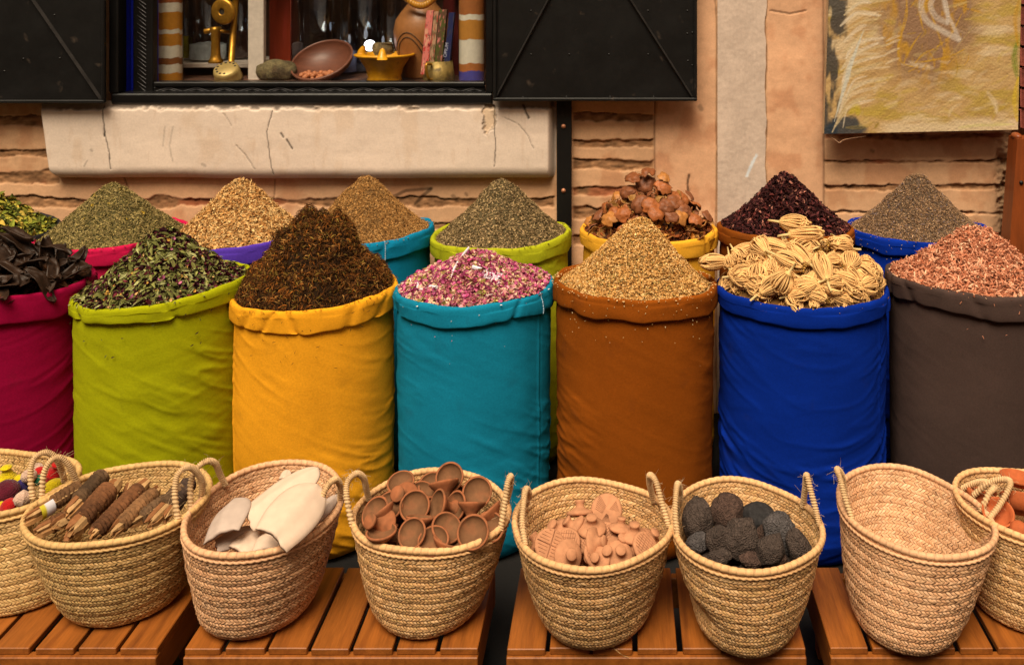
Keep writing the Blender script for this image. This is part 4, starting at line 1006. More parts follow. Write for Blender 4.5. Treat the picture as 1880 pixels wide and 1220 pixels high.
def stick(pts, r, c_): b.add(*tube(spline([h.hit(*q_) + (0, -.006, .006) for q_ in pts], 18), r, 6), c_)
PKS = A(238, 214, 206)
stick([(862, 456), (846, 476), (834, 496), (829, 512)], .0035, PKS); stick([(766, 508), (768, 520), (767, 533)], .0035, PKS); stick([(768, 534), (782, 532), (795, 529)], .0035, PKS); stick([(790, 528), (805, 530)], .005, PKS); stick([(868, 492), (885, 497)], .006, PKS)
for k in range(26):
    qx, qy = RNG.normal(908, 9), RNG.normal(512, 5); b.add(*[(petal(1, .8, .1)[0] * .022) @ basis((RNG.normal() * .3, -.7, .8), RNG.uniform(0, 6)).T + h.hit(qx, qy) + (0, -.004, .006), petal(1, .8, .1)[1]], A(240, 214, 206) * RNG.uniform(.8, 1.05))
scatter(h, b, 12, petal(1, .7, .1), (.005, .009), [(A(230, 220, 210), 1)], .2, .001, ring=1)
crumbs(h, b, 12, petal(1, .6, .1), (.002, .0045), [A(206, 186, 170), A(190, 110, 120), A(150, 100, 90)])
heap_done(b, 'rosebud_heap', 'low heap of pink dried rosebuds and white stalks in the front teal sack')

h = Heap('brown_front', None, .200, 1.15, off=(.02, 0), seed=12, rk=.90, lump=.010); hb = h; b = B().add(*h.surface(A(150, 108, 58)))
g = [(A(206, 160, 96), 5, .18), (A(180, 130, 70), 5, .2), (A(222, 184, 126), 2, .14), (A(140, 96, 46), 3, .25), (A(166, 140, 80), 1, .2)]
scatter(h, b, 11000, grain(1, .62), (.006, .012), g, .8, .005)
scatter(h, b, 2200, petal(1, .7, .15), (.007, .012), g, .6, .006)
scatter(h, b, 170, grain(1, .6), (.004, .008), [(A(216, 176, 120), 1, .15)], .2, .001, ring=1)
crumbs(h, b, 60, grain(1, .6), (.003, .006), [A(222, 184, 126), A(190, 140, 80)])
heap_done(b, 'seed_heap', 'heap of golden tan seeds in the front brown sack')

h = Heap('charcoal_front', None, .160, 1.08, off=(.03, 0), seed=13, rk=.95, lump=.010); b = B().add(*h.surface(A(110, 56, 34)))
g = [(A(190, 124, 92), 5, .18), (A(168, 100, 70), 5, .2), (A(214, 152, 118), 3, .15), (A(126, 72, 50), 3, .2), (A(226, 182, 146), 1, .12)]
scatter(h, b, 5200, chip(1, .30, .10), (.016, .032), g, .55, .008)
scatter(h, b, 1800, chip(1, .4, .15), (.008, .015), g, .6, .006)
scatter(h, b, 18, chip(1, .3, .1), (.006, .012), g, .2, .001, ring=1)
crumbs(h, b, 14, chip(1, .3, .1), (.005, .010), [A(196, 120, 84)])
heap_done(b, 'wood_chip_heap', 'heap of reddish wood chips in the front charcoal sack')
# ------------------------------------------------------------------ countable fillings of three sacks
def drop(src, first, mt, label, group=None):
    """first time moves the thing itself, then copies it"""
    if first:
        src.matrix_world = mt; src['label'] = label
        if group: src['group'] = group
        return src
    return dup(src, mt, label, group)

# umbel heads (blue sack)
umb_m = mat('umbel_straw', rough=.8, attr=True, var=(40, .15), var2=None, bumps=(), spec=.2)
def umbel(seed, Lh=.082, curl=.4, fat=1.0, core=.75):
    r_ = np.random.default_rng(seed); b = B()
    for k in range(46):
        a = k / 46 * 2 * math.pi + r_.normal() * .05; t = np.linspace(0, 1, 7); lay = r_.choice([1.0, .95, .80])
        rad = (.007 + (.0165 * fat * 1.12 - .003 * r_.random()) * np.sin(math.pi * np.clip(t * .86 + .04, 0, 1)) ** .8) * lay
        a2 = a + (t ** 2) * r_.normal() * .30 + curl * (t > .8) * r_.normal()
        zz = t * Lh * (1 - .10 * r_.random()); zz = zz - (t > .95) * .012 * r_.random() * curl * 2
        V, Fq = tube(np.stack([rad * np.cos(a2), rad * np.sin(a2), zz], 1), np.array([.0014, .0018, .0021, .0022, .0020, .0018, .0022 + .001 * r_.random()]), 4)
        b.add(V, Fq, np.clip(A(240, 178, 106) * r_.uniform(.78, 1.22), 0, .86))
    V, Fq = lathe([(1e-4, .002), (.0075 * fat, .01), (.014 * fat * core, Lh * .35), (.013 * fat * core, Lh * .65), (.007, Lh * .9), (1e-4, Lh * .92)], 12); b.add(V, Fq, A(150, 88, 36))
    for k in range(26):      # seedy tip knots
        a = r_.uniform(0, 6.28); q_ = np.array([math.cos(a), math.sin(a), 0]) * r_.uniform(.001, .011) * fat + (0, 0, Lh * r_.uniform(.86, 1.0))
        V, Fq = sphere(6, 4); b.add(V * r_.uniform(.0015, .0032) + q_, Fq, A(206, 148, 68) * r_.uniform(.5, 1.05))
    V, Fq = lathe([(1e-4, -.004), (.007, -.003), (.0095, .001), (.0105, .007), (.007, .010)], 14); b.add(V, Fq, A(226, 178, 104))
    return b
def umbel_thing(seed, **k):
    t = empty('umbel_head', (0, 0, 0), 'x', 'seed head', 'dried umbel heads in the blue sack')
    umbel(seed, **k).build('ribs', umb_m, t, org=(0, 0, 0))
    B().add(*tube(np.array([(0, 0, -.002), (.001, 0, -.018), (.003, .001, -.034)]), [.0040, .0034, .0030], 8), A(226, 184, 116)).build('stem', umb_m, t, org=(0, 0, 0))
    return t
UM = [umbel_thing(1), umbel_thing(2, curl=.9, fat=1.15), umbel_thing(3, Lh=.066, fat=1.45, curl=1.3), umbel_thing(4, Lh=.10, fat=.9)]
used = [False] * 4
hp_b = Heap('blue_front', None, .168, .80, off=(.0, 0), seed=20, lump=.004, rk=.97, z0=.004, flat=.2)
h0 = Heap('blue_front', None, .145, .80, seed=20, lump=.006, rk=.97, z0=-.016, flat=.2); b = B().add(*h0.surface(A(120, 78, 36)))
scatter(h0, b, 1500, twig(1, .07, .06), (.012, .03), [(A(226, 172, 104), 4, .2), (A(176, 122, 62), 3, .25)], .5, .010)
heap_done(b, 'umbel_chaff', 'broken straw ribs filling the gaps between the umbel heads in the blue sack')
ZS = 5.081
def zc(x, y): return 1270 + x / ZS, 400 + y / ZS
PODS = [  # stem end, tip end, kind, label, lift
    (820, 110, 1130, 150, 1, 'fat straw umbel head lying across the very top of the blue sack', .03),
    (905, 210, 1390, 190, 3, 'long straw umbel head with a swollen knob on its stem, second from the top', .022),
    (1470, 335, 1095, 275, 1, 'broad straw umbel head pointing left, under the long knobbed one', .02),
    (900, 330, 560, 255, 3, 'straw umbel head lying behind the short flared one, left of the pile top', .01),
    (1090, 470, 885, 300, 0, 'pale umbel head leaning up to the left in the middle of the pile', .018),
    (790, 410, 1060, 530, 0, 'straw umbel head with its stem pointing up left in the middle', .024),
    (1250, 650, 1160, 375, 0, 'umbel head standing head up with its stem hanging over the front cuff', .028),
    (380, 585, 760, 620, 0, 'umbel head with a grey stem end jutting out over the left front cuff', .012),
    (640, 730, 910, 560, 0, 'umbel head at the front with a seedy brown tip turned up', .012),
    (700, 380, 590, 260, 2, 'short flared umbel head with its pale base to the right', .018),
    (345, 390, 370, 540, 2, 'small umbel head with a stem sticking up at the far left rim', .016),
    (400, 330, 500, 450, 2, 'round curled umbel head with dark ribs near the left rim', .006),
    (320, 470, 60, 480, 0, 'umbel head poking left out of the blue sack over the brown cuff', .028),
    (820, 620, 920, 520, 2, 'curled umbel head with a freckled tip behind the front ones', .01),
    (750, 380, 790, 570, 1, 'umbel head standing upright left of the middle one', .0),
    (600, 350, 640, 490, 2, 'dark tangled umbel head left of the middle', -.004),
    (940, 690, 1130, 600, 1, 'shaded umbel head left of the upright front one', -.004),
    (1340, 560, 1570, 680, 0, 'umbel head slanting down to the right front rim', .012),
    (1560, 640, 1400, 470, 1, 'broad ribbed umbel head right of the middle', .006),
    (1300, 600, 1490, 740, 0, 'slim umbel head touching the front cuff right of the hanging stem', .006),
    (1460, 500, 1490, 390, 2, 'curly brown umbel head high on the right side', .014),
    (1640, 500, 1600, 390, 0, 'short cut umbel head standing up at the right', .01),
    (1700, 560, 1600, 570, 2, 'curly umbel head with a pale stem end at the right rim', .012),
    (1240, 420, 1390, 430, 2, 'rough curled umbel head just below the broad one', .006),
    (1360, 210, 1450, 270, 2, 'umbel head peeping out behind the broad one at the upper right', .004),
    (900, 740, 1060, 720, 1, 'umbel head half sunk behind the front cuff left of the hanging stem', .0),
    (1060, 700, 1220, 760, 0, 'umbel head half sunk behind the front cuff beside the hanging stem', .0),
    (1300, 720, 1420, 760, 0, 'umbel head half sunk behind the front cuff right of the slim one', -.004),
    (1560, 660, 1700, 640, 2, 'knobbly umbel head lowest at the right front rim', .004),
    (450, 540, 600, 530, 1, 'shaded umbel head above the one with the grey stem', -.004),
    (590, 270, 450, 320, 3, 'slim umbel head reaching out to the left near the top', .004)]
def lay(hp, p, d, tilt=.12):
    n_ = hp.normal(np.array([p[0]]), np.array([p[1]]))[0]; d = np.asarray(d, float); d = d - n_ * (d @ n_) + n_ * RNG.normal() * tilt; return d / np.linalg.norm(d)
def place_umbel(k, p0, p1, label):
    d = p1 - p0; L = np.linalg.norm(d); Ln = (.082, .082, .066, .10)[k]; s = min(1.15, max(.8, L / Ln)); s = (s * 1.0)
    drop(UM[k], not used[k], mtx(p0, d, RNG.uniform(0, 6), s), label); used[k] = True
for (x0, y0, x1, y1, k, lb, lift) in PODS:
    p0, p1 = hp_b.hit(*zc(x0, y0)), hp_b.hit(*zc(x1, y1))
    up = np.array([0, -.5, .85]) * (lift + .004)
    place_umbel(k, p0 + up, p1 + up, lb)
for j in range(64):
    a = RNG.uniform(-3.6, .5); r = math.sqrt(RNG.uniform(.02, 1)) * hp_b.R * .95
    x, y = hp_b.X + r * math.cos(a), hp_b.Y + DQ * r * math.sin(a); p = np.array([x, y, float(hp_b.z(x, y)) - .020]); d = lay(hp_b, p, RNG.normal(size=3)); d = d if d[0] * math.cos(a) + d[1] * math.sin(a) > 0 else -d
    place_umbel(int(RNG.integers(0, 4)), p - d * .04, p + d * .04, 'straw umbel head mostly buried under the others in the blue sack')

for j in range(20):
    a = -2.9 + j * .138 + RNG.normal() * .03; r = hp_b.R * RNG.uniform(.84, .92); x, y = hp_b.X + r * math.cos(a), hp_b.Y + DQ * r * math.sin(a)
    p = np.array([x, y, float(hp_b.z(x, y)) + .002]); d = lay(hp_b, p, np.array([math.cos(a), math.sin(a), 0]) + RNG.normal(size=3) * .8)
    place_umbel(int(RNG.integers(0, 4)), p - d * .06, p + d * .02, 'straw umbel head mostly buried under the others in the blue sack')
# fruit husks (rear yellow sack)
husk_m = mat('husk_skin', rough=.55, attr=True, var=(30, .25), var2=(90, .12), bumps=((50, .3, .004, 'N'),), spec=.35)
def husk(seed, ext, r=.034):
    r_ = np.random.default_rng(seed); n, m = 26, 9
    a = np.linspace(0, 2 * math.pi, n, endpoint=False); t = np.linspace(0.02, 1, m)
    lim = ext * (1 + .48 * fbm(np.cos(a) * 1.5, np.sin(a) * 1.5, s=seed) + .06 * r_.normal(size=n))
    ph = lim[:, None] * t[None]; rad = r * 1.25 * (1 + .16 * fbm(np.cos(a)[:, None] * ph * 2, np.sin(a)[:, None] * ph * 2, s=seed + 5))
    def sh(off): 
        q_ = rad - off; return np.stack([q_ * np.sin(ph) * np.cos(a)[:, None], q_ * np.sin(ph) * np.sin(a)[:, None], q_ * np.cos(ph) - r * .5], -1).reshape(-1, 3)
    b = B(); co_ = [A(136, 72, 34), A(160, 84, 36), A(130, 70, 36), A(184, 112, 48)][seed % 4]
    f = quads(n, m, cu=True); Vo, Vi = sh(0), sh(.0032)
    C = np.tile(co_, (len(Vo), 1)) * (1 + .25 * fbm(Vo[:, 0] * 60, Vo[:, 1] * 60, Vo[:, 2] * 60, s=seed))[:, None]
    b.add(np.vstack([Vo, Vi]), [f, f[:, ::-1] + len(Vo), np.array([[i * m + m - 1, ((i + 1) % n) * m + m - 1, ((i + 1) % n) * m + m - 1 + len(Vo), i * m + m - 1 + len(Vo)] for i in range(n)])], np.vstack([C, np.tile(A(178, 118, 52), (len(Vi), 1)) * RNG.uniform(.5, 1, (len(Vi), 1))]))
    return b
HK = []
for s_, e_ in ((0, .95), (1, .75), (2, 1.05), (3, .8), (5, .85), (6, .55)):
    HK.append(tag(husk(s_, e_).build('fruit_husk', husk_m, org=(0, 0, 0)), 'x', 'husk', 'broken fruit husks in the rear yellow sack'))
hp_h = Heap('yellow_back', None, .150, .90, seed=21, lump=.01, rk=.97, z0=-.004, flat=.2)
hp_h.off = (0, 0)
h0 = Heap('yellow_back', None, .125, .90, seed=21, lump=.008, rk=.97, z0=-.020, flat=.2); b = B().add(*h0.surface(A(70, 38, 20)))
scatter(h0, b, 900, petal(1, .6, .3), (.014, .030), [(A(140, 76, 38), 4, .3), (A(190, 130, 60), 2, .25), (A(90, 48, 26), 3, .3)], .9, .010)
heap_done(b, 'husk_crumbs', 'crumbled husk bits between the larger husks in the rear yellow sack')
ZH = 6.714
def zh(x, y): return 1060 + x / ZH, 310 + y / ZH
HUSKS = [(865, 110, (0, -.2, 1), 0, 'dark brown rounded husk at the very top of the pile'), (850, 230, (0, -.8, .6), 2, 'largest smooth brown husk facing out just under the top'), (690, 180, (-.3, -.3, .9), 0, 'reddish husk dome at the upper left of the pile'),
    (1060, 170, (.3, -.5, .8), 3, 'orange husk dome at the upper right of the pile'), (630, 330, (-.4, -.6, .7), 2, 'pinkish husk on the left shoulder of the pile'), (1040, 290, (.2, -.7, .6), 1, 'angular brown husk below the orange one'),
    (1170, 360, (.4, .4, -.8), 0, 'husk turned inside out showing its yellow pith'), (960, 370, (0, .3, -1), 1, 'open cup shaped husk in the middle of the pile'), (500, 400, (-.6, -.4, .7), 3, 'amber husk on the left slope'),
    (780, 470, (-.2, -.8, .5), 2, 'reddish husk with a torn edge in the middle'), (910, 500, (.1, -.8, .5), 1, 'brown husk half covering the mottled round one'), (960, 610, (.1, -.8, .6), 4, 'mottled round husk with a pale scar at the front'),
    (1090, 520, (.3, -.8, .4), 2, 'dark red husk plate right of the scarred one'), (1060, 420, (.2, .5, -.8), 4, 'curved husk rim showing its hollow side'), (460, 610, (-.3, -.8, .6), 4, 'orange brown husk low on the left'),
    (580, 620, (-.1, -.9, .5), 1, 'tan husk low beside the orange brown one'), (450, 500, (-.7, -.3, -.5), 0, 'hollow husk with a pale edge on the left slope'), (600, 520, (-.4, -.6, -.6), 4, 'narrow split husk left of the middle'),
    (1310, 580, (.6, -.7, .4), 2, 'long reddish husk standing on the right slope'), (1410, 500, (.5, .3, .9), 4, 'upturned cup husk at the right edge'), (1360, 390, (.7, -.2, .7), 5, 'dried stalk end husk sticking up at the right'),
    (1250, 650, (.2, -.8, .5), 3, 'pale orange husk low on the right'), (1150, 650, (.1, -.9, .4), 5, 'small red husk fragment at the lower right'), (1440, 690, (.4, -.6, .7), 1, 'rosy husk by the right cuff'), (1380, 740, (.2, -.3, -.9), 5, 'curled dark husk at the right front cuff'),
    (1570, 650, (.5, -.5, .8), 5, 'small rosy husk tucked against the right cuff'), (400, 680, (-.2, -.8, .7), 3, 'pale yellow husk at the left front cuff'), (280, 640, (-.4, -.5, .8), 5, 'dark splinter of husk at the left cuff'), (1200, 480, (.4, -.5, .6), 0, 'dark hollow husk on the right shoulder'), (720, 380, (-.2, .3, -.8), 1, 'thin black husk edge below the large one'), (1270, 420, (.5, -.5, .7), 4, 'brown husk under the pith coloured one')]
uh = [False] * 6
for j, (x, y, n_, k, lb) in enumerate(HUSKS):
    drop(HK[k], not uh[k], mtx(hp_h.hit(*zh(x, y)) + (0, -.004, .012), n_, RNG.uniform(0, 6), np.array([1, RNG.uniform(.75, 1), RNG.uniform(.7, 1.0)]) * RNG.uniform(.9, 1.15)), 'broken ' + lb if 'husk' in lb else lb); uh[k] = True
for j in range(80):
    a = RNG.uniform(-3.8, .7); r = math.sqrt(RNG.uniform(.0, 1)) * hp_h.R * .97; x, y = hp_h.X + r * math.cos(a), hp_h.Y + DQ * r * math.sin(a)
    k = int(RNG.integers(0, 6)); drop(HK[k], not uh[k], mtx((x, y, float(hp_h.z(x, y)) - .008), RNG.normal(size=3) + (0, -.1, 0), RNG.uniform(0, 6), (RNG.uniform(.6, 1.05), RNG.uniform(.5, .9), RNG.uniform(.5, .9))), 'husk fragment wedged between the larger husks in the rear yellow sack'); uh[k] = True

# dark leathery pods (front crimson sack)
pod_m = mat('black_pod', A(50, 29, 15), .5, var=(18, .35), var2=(70, .2), bumps=((30, .3, .006, 'N'),), spec=.28)
def leather(seed, l=.13, w=.05):
    r_ = np.random.default_rng(seed); n, m = 22, 9; t = np.linspace(0, 1, n); s_ = np.linspace(-1, 1, m)
    T, Sg = np.meshgrid(t, s_, indexing='ij'); ww = w / 2 * np.sin(math.pi * np.clip(T * .94 + .03, 0, 1)) ** .55
    x = (T - .5) * l; y = Sg * ww + .010 * np.sin(T * 3 + seed); z = .020 * (Sg ** 2) * (.6 + .6 * fbm(T * 2, 0, s=seed)) + .020 * np.sin(T * math.pi * 1.3 + seed) + .006 * fbm(T * 5, Sg * 1.5, s=seed + 1)
    V = np.stack([x, y, z], -1).reshape(-1, 3); f = quads(n, m); V2 = V - (0, 0, .003); N_ = len(V)
    ed = [i * m for i in range(n)] + [(n - 1) * m + j for j in range(1, m)] + [i * m + m - 1 for i in range(n - 2, -1, -1)] + [j for j in range(m - 2, 0, -1)]
    return B().add(np.vstack([V, V2]), [f, f[:, ::-1] + N_, np.array([[ed[i], ed[i] + N_, ed[(i + 1) % len(ed)] + N_, ed[(i + 1) % len(ed)]] for i in range(len(ed))])])
LP = [tag(leather(s_, l, w_).build('dark_pod', pod_m, org=(0, 0, 0)), 'x', 'pod', 'dark leathery pods in the front crimson sack') for s_, l, w_ in ((1, .15, .055), (2, .12, .05), (4, .10, .045), (7, .13, .035))]
hp_l = Heap('crimson_front', None, .112, .75, off=(-.02, 0), seed=23, lump=.01, rk=.97, z0=.002)
h0 = Heap('crimson_front', None, .088, .75, seed=23, lump=.008, rk=.97, z0=-.020); b = B().add(*h0.surface(A(26, 16, 10)))
scatter(h0, b, 500, leaf(1, .35, .2, .5), (.03, .06), [(A(50, 30, 18), 4, .3), (A(76, 46, 26), 2, .3)], .7, .012)
heap_done(b, 'pod_scraps', 'dark broken pod scraps between the large pods in the crimson sack')
ul = [False] * 4
LPODS = [(25, 438, 0, (1, 0, .1), 'long flat dark pod across the top of the crimson sack'), (38, 462, 0, (1, .1, .2), 'wide dark pod with a raised pale edge below the top one'), (12, 480, 1, (1, 0, -.1), 'dark pod with a brown sheen in the middle at the left frame edge'), (60, 488, 2, (.8, -.3, .3), 'ragged dark pod with a torn end right of the middle'),
    (90, 478, 1, (.6, -.3, -.4), 'dark pod drooping to the right side of the heap'), (100, 462, 3, (.3, .1, 1), 'small dark pod with its tip standing up at the right'), (112, 490, 1, (.5, -.4, -.6), 'brown dark pod sliding towards the right cuff'), (20, 520, 2, (.9, -.3, .2), 'brown patch dark pod low at the front left'), (52, 518, 2, (.4, -.4, .6), 'folded dark pod standing low at the front'),
    (92, 510, 3, (.5, -.6, -.4), 'slim twisted dark pod near the right front cuff'), (10, 500, 3, (1, 0, 0), 'narrow straight dark pod under the shiny one'), (75, 530, 3, (.9, -.2, 0), 'dark pod lying along the front cuff')]
for j, (x, y, k, d, lb) in enumerate(LPODS):
    p = hp_l.hit(x, y) + (0, -.005, .012); d = np.array(d, float); N_ = hp_l.normal(np.array([p[0]]), np.array([p[1]]))[0] + RNG.normal(size=3) * .25
    x_ = d - N_ * (d @ N_) / (N_ @ N_); x_ /= np.linalg.norm(x_); N_ /= np.linalg.norm(N_); Mx = np.eye(4); Mx[:3, 0] = x_; Mx[:3, 1] = np.cross(N_, x_); Mx[:3, 2] = N_; Mx[:3, 3] = p
    drop(LP[k], not ul[k], Matrix(Mx.tolist()), lb); ul[k] = True
for j in range(70):
    a = RNG.uniform(-3.6, .9); r = math.sqrt(RNG.uniform(.0, 1)) * hp_l.R * .94; x, y = hp_l.X + r * math.cos(a), hp_l.Y + DQ * r * math.sin(a); k = int(RNG.integers(0, 4))
    drop(LP[k], not ul[k], mtx((x, y, float(hp_l.z(x, y)) + RNG.uniform(-.02, .006)), RNG.normal(size=3) * .30 + (0, -.35, .95), RNG.uniform(0, 6), RNG.uniform(.6, .95)), 'dark leathery pod partly hidden among the others in the crimson sack'); ul[k] = True
for j in range(18):
    a = -2.9 + j * .165; r = hp_l.R * RNG.uniform(.80, .93); x, y = hp_l.X + r * math.cos(a), hp_l.Y + DQ * r * math.sin(a); k = int(RNG.integers(0, 4))
    drop(LP[k], False, mtx((x, y, float(hp_l.z(x, y)) + .004), RNG.normal(size=3) * .25 + (0, -.3, 1), RNG.uniform(0, 6), RNG.uniform(.6, .9)), 'dark leathery pod partly hidden among the others in the crimson sack')
# ------------------------------------------------------------------ slatted benches
HB = .20
bench_m = mat('varnished_pine', A(154, 82, 26), .5, var=(4, .18), var2=(30, .14), st=(9, .7, 9), bumps=((24, .12, .003, 'N'),), spec=.3, coat=.05, blot=(A(122, 60, 18), 5, .5, .75))
def bench(label, slats, seed):
    gxx = lambda px: at_z(px, 1190, HB)[0]
    y0, y1 = 2.140, 2.432; xa, xb = gxx(slats[0][0]), gxx(slats[-1][1])
    t = empty('slatted_bench', ((xa + xb) / 2, (y0 + y1) / 2, 0), label, 'bench', 'low slatted wooden benches')
    b = B(); r_ = np.random.default_rng(seed)
    for (a, c_) in slats: b.add(*bbox((gxx(a), y0 + r_.uniform(-.002, .002), HB - .0155), (gxx(c_), y1, HB + r_.uniform(-.0008, .0008)), .0018))
    b.build('slatted_top', bench_m, t, smooth=False)
    B().add(*bbox((xa - .001, y0 - .008, HB - .095), (xb + .001, y0 + .014, HB - .0160), .002)).build('front_rail', bench_m, t, smooth=False)
    B().add(*bbox((xa - .001, y1 - .02, HB - .095), (xb + .001, y1 + .002, HB - .0160), .002)).build('back_rail', bench_m, t, smooth=False)
    for x in (xa + .0005, xb - .0205): B().add(*bbox((x, y0 + .0145, HB - .094), (x + .02, y1 - .0205, HB - .0162), .002)).build('side_rail', bench_m, t, smooth=False)
    for x in (xa + .021, xb - .061):
        for y in (y0 + .015, y1 - .061): B().add(*bbox((x, y, 0), (x + .04, y + .04, HB - .0165), .003)).build('leg', bench_m, t, smooth=False)
    return t
bench('varnished slatted bench under the crocheted toys and bark bundles, at the left', [(-230, -160), (-152, -82), (-74, -24), (-16, 52), (64, 134), (143, 212), (220, 288)], 1)
bench('varnished slatted bench under the cuttlebone basket and the clay dish basket', [(339, 404), (413, 485), (492, 563), (571, 640), (648, 720), (728, 799), (808, 877)], 2)
bench('varnished slatted bench under the clay stamp basket and the lava stone basket', [(931, 1001), (1009, 1082), (1089, 1161), (1171, 1243), (1254, 1325), (1333, 1402), (1410, 1479)], 3)
bench('varnished slatted bench under the empty basket at the right end', [(1525, 1594), (1603, 1673), (1682, 1754), (1764, 1824), (1834, 1904), (1914, 1984), (1994, 2060)], 4)
# ------------------------------------------------------------------ woven palm baskets
straw_m = mat('woven_palm', rough=.62, attr=True, var=(14, .10), var2=(160, .10), bumps=((240, .25, .0015, 'N'),), spec=.3)
STR = {'y': [A(238, 174, 110), A(224, 157, 94), A(244, 187, 126), A(204, 140, 80), A(216, 160, 92)], 'g': [A(222, 166, 98), A(204, 146, 82), A(232, 178, 112), A(184, 132, 70), A(206, 160, 94)], 'p': [A(236, 170, 116), A(220, 151, 100), A(242, 182, 130), A(204, 138, 86), A(224, 164, 110)]}
BASK = {}
def basket(key, label, rim, zr, base_front, rx, ry, handles, tone, seed, bulge=.62, dent=None, zrb=None):
    r_ = np.random.default_rng(seed)
    pts = np.array([at_z(x, y, zr)[:2] for x, y in rim]); cen = (pts.max(0) + pts.min(0)) / 2
    ang = np.arctan2(pts[:, 1] - cen[1], pts[:, 0] - cen[0]); rr = np.hypot(pts[:, 0] - cen[0], pts[:, 1] - cen[1])
    nh = 3; D = lambda a: np.stack([np.ones_like(a)] + [f(k * a) for k in range(1, nh + 1) for f in (np.cos, np.sin)], -1)
    DD = D(ang); co_ = np.linalg.solve(DD.T @ DD + np.diag([0] + [.05 * (k // 2 + 1) ** 2 for k in range(2 * nh)]), DD.T @ rr)
    Rr = lambda a: (D(a) * co_).sum(-1)
    bf = at_z(base_front[0], base_front[1], HB + .002); bc = np.array([bf[0], bf[1] + ry])
    Rb = lambda a: rx * ry / np.sqrt((ry * np.cos(a)) ** 2 + (rx * np.sin(a)) ** 2)
    rows = 32; N = 112
    def surf(a, t, off=0.0):
        g = t ** bulge; c_ = bc[None] * (1 - t)[..., None] + cen[None] * t[..., None] if np.ndim(t) else bc * (1 - t) + cen * t
        r = Rb(a) * (1 - g) + Rr(a) * g
        r = r * (.90 + .10 * np.sqrt(np.clip(1 - (1 - np.clip(t / .07, 0, 1)) ** 2, 0, 1)))
        r = r + .0045 * fbm(np.cos(a) * 1.3 + seed, np.sin(a) * 1.3, t * 2.5, s=seed, o=2) * np.clip(t * 6, 0, 1) * np.clip((1 - t) * 6, 0, 1) + .0007 * np.cos(2 * math.pi * (t * rows / 4 + .06 * np.sin(a * 3) + .05 * np.sin(a * 7 + seed)))
        if dent: 
            da = np.arctan2(np.sin(a - dent[0]), np.cos(a - dent[0])); r = r + dent[3] * np.exp(-(da / dent[1]) ** 2) * np.exp(-((t - dent[2]) / .13) ** 2)
        r = r + off
        return np.stack([c_[..., 0] + r * np.cos(a), c_[..., 1] + r * np.sin(a), HB + .003 + (zr - HB - .003) * t + 0 * a], -1)
    base = np.array([bc[0], bc[1], HB + .001])
    t = empty('woven_basket', base, label, 'basket', 'woven palm baskets on the benches')
    b = B(); a_ = np.linspace(0, 2 * math.pi, 120, endpoint=False); t_ = np.linspace(0, .985, 40)
    Ag, Tg = np.meshgrid(a_, t_, indexing='ij'); pal = np.array(STR[tone])
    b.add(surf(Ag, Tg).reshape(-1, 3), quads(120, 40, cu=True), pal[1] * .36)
    # floor of the basket
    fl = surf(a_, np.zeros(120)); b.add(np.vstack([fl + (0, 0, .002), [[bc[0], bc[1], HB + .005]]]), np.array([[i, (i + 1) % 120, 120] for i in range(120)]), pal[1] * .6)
    ii, jj = np.meshgrid(np.arange(N), np.arange(rows), indexing='ij'); ii, jj = ii.ravel(), jj.ravel()
    la = np.linspace(-.5, .5, 4); lb = np.linspace(-.5, .5, 3); LA, LB = np.meshgrid(la, lb, indexing='ij'); LA, LB = LA.ravel(), LB.ravel()
    pitch = 2 * math.pi / N
    rowcol = fbm(jj * .45 + seed, 0, s=seed + 30); colv = fbm(np.cos(ii * pitch) * 3, np.sin(ii * pitch) * 3, jj * .3, s=seed + 31)
    for side in (1, -1):
        sl = np.where(jj % 2 == 0, 1, -1)[:, None]
        jit = r_.normal(size=(len(ii), 1))
        AA = (ii[:, None] + .5 * (jj % 2)[:, None] + sl * LA[None] * (1.05 + .06 * jit) + LB[None] * (.84 + .04 * jit) + .05 * jit) * pitch
        TT = np.clip((jj[:, None] + .5 + LA[None] * 1.16 + .025 * r_.normal(size=(len(ii), 1)) + .16 * np.sin(AA * 2 + jj[:, None] * .4)) / rows * .985, .001, .985)
        off = .0012 + .0016 * (1 - (2 * LA[None]) ** 2) + .0014 * (LA[None] * sl + .5) + .0010 * (1 - (2 * LB[None]) ** 2) + .0005 * jit - .0004
        V = surf(AA, TT, side * off)
        cc = (.55 * pal[r_.integers(0, 5, len(ii))] + .45 * pal.mean(0)) * (1 + .08 * rowcol + .12 * colv + .04 * r_.normal(size=len(ii)))[:, None]
        cc = np.where((r_.random(len(ii)) < .025)[:, None], cc * .78, cc)
        f = quads(4, 3); f = f if side < 0 else f[:, ::-1]
        b.add(V.reshape(-1, 3), (f[None] + (np.arange(len(ii)) * 12)[:, None, None]).reshape(-1, 4), np.repeat(np.clip(cc, 0, .9), 12, 0))
    b.build('woven_body', straw_m, t)
    # bound rim with a plaited cord under it
    aa = np.linspace(0, 2 * math.pi, 420, endpoint=False); 
    Pr = surf(aa, np.full(420, .985)); Pr[:, 2] = zr + .0015 * np.sin(aa * 5 + seed)
    nl = 66
    V, Fq = tube(Pr, .0074, 10, closed=True, rfun=lambda s_, a: 1 + .13 * np.abs(np.sin(s_ * math.pi * nl * 419 / 420 + a * .5)) - .07 + .03 * np.cos(3 * a))
    s_ = np.repeat(np.arange(420), 10); cc = pal[0][None] * (1 + .16 * fbm(s_ * .25, 0, s=seed + 40))[:, None] * (1 - .34 * (np.abs(((s_ / 420 * nl + np.tile(np.arange(10), 420) / 20) % 1) - .5) > .42))[:, None]
    rb = B().add(V, Fq, np.clip(cc, 0, .9))
    rb.build('bound_rim', straw_m, t)
    Pc = surf(aa, np.full(420, .93), .0045); Pc[:, 2] = zr - .0140
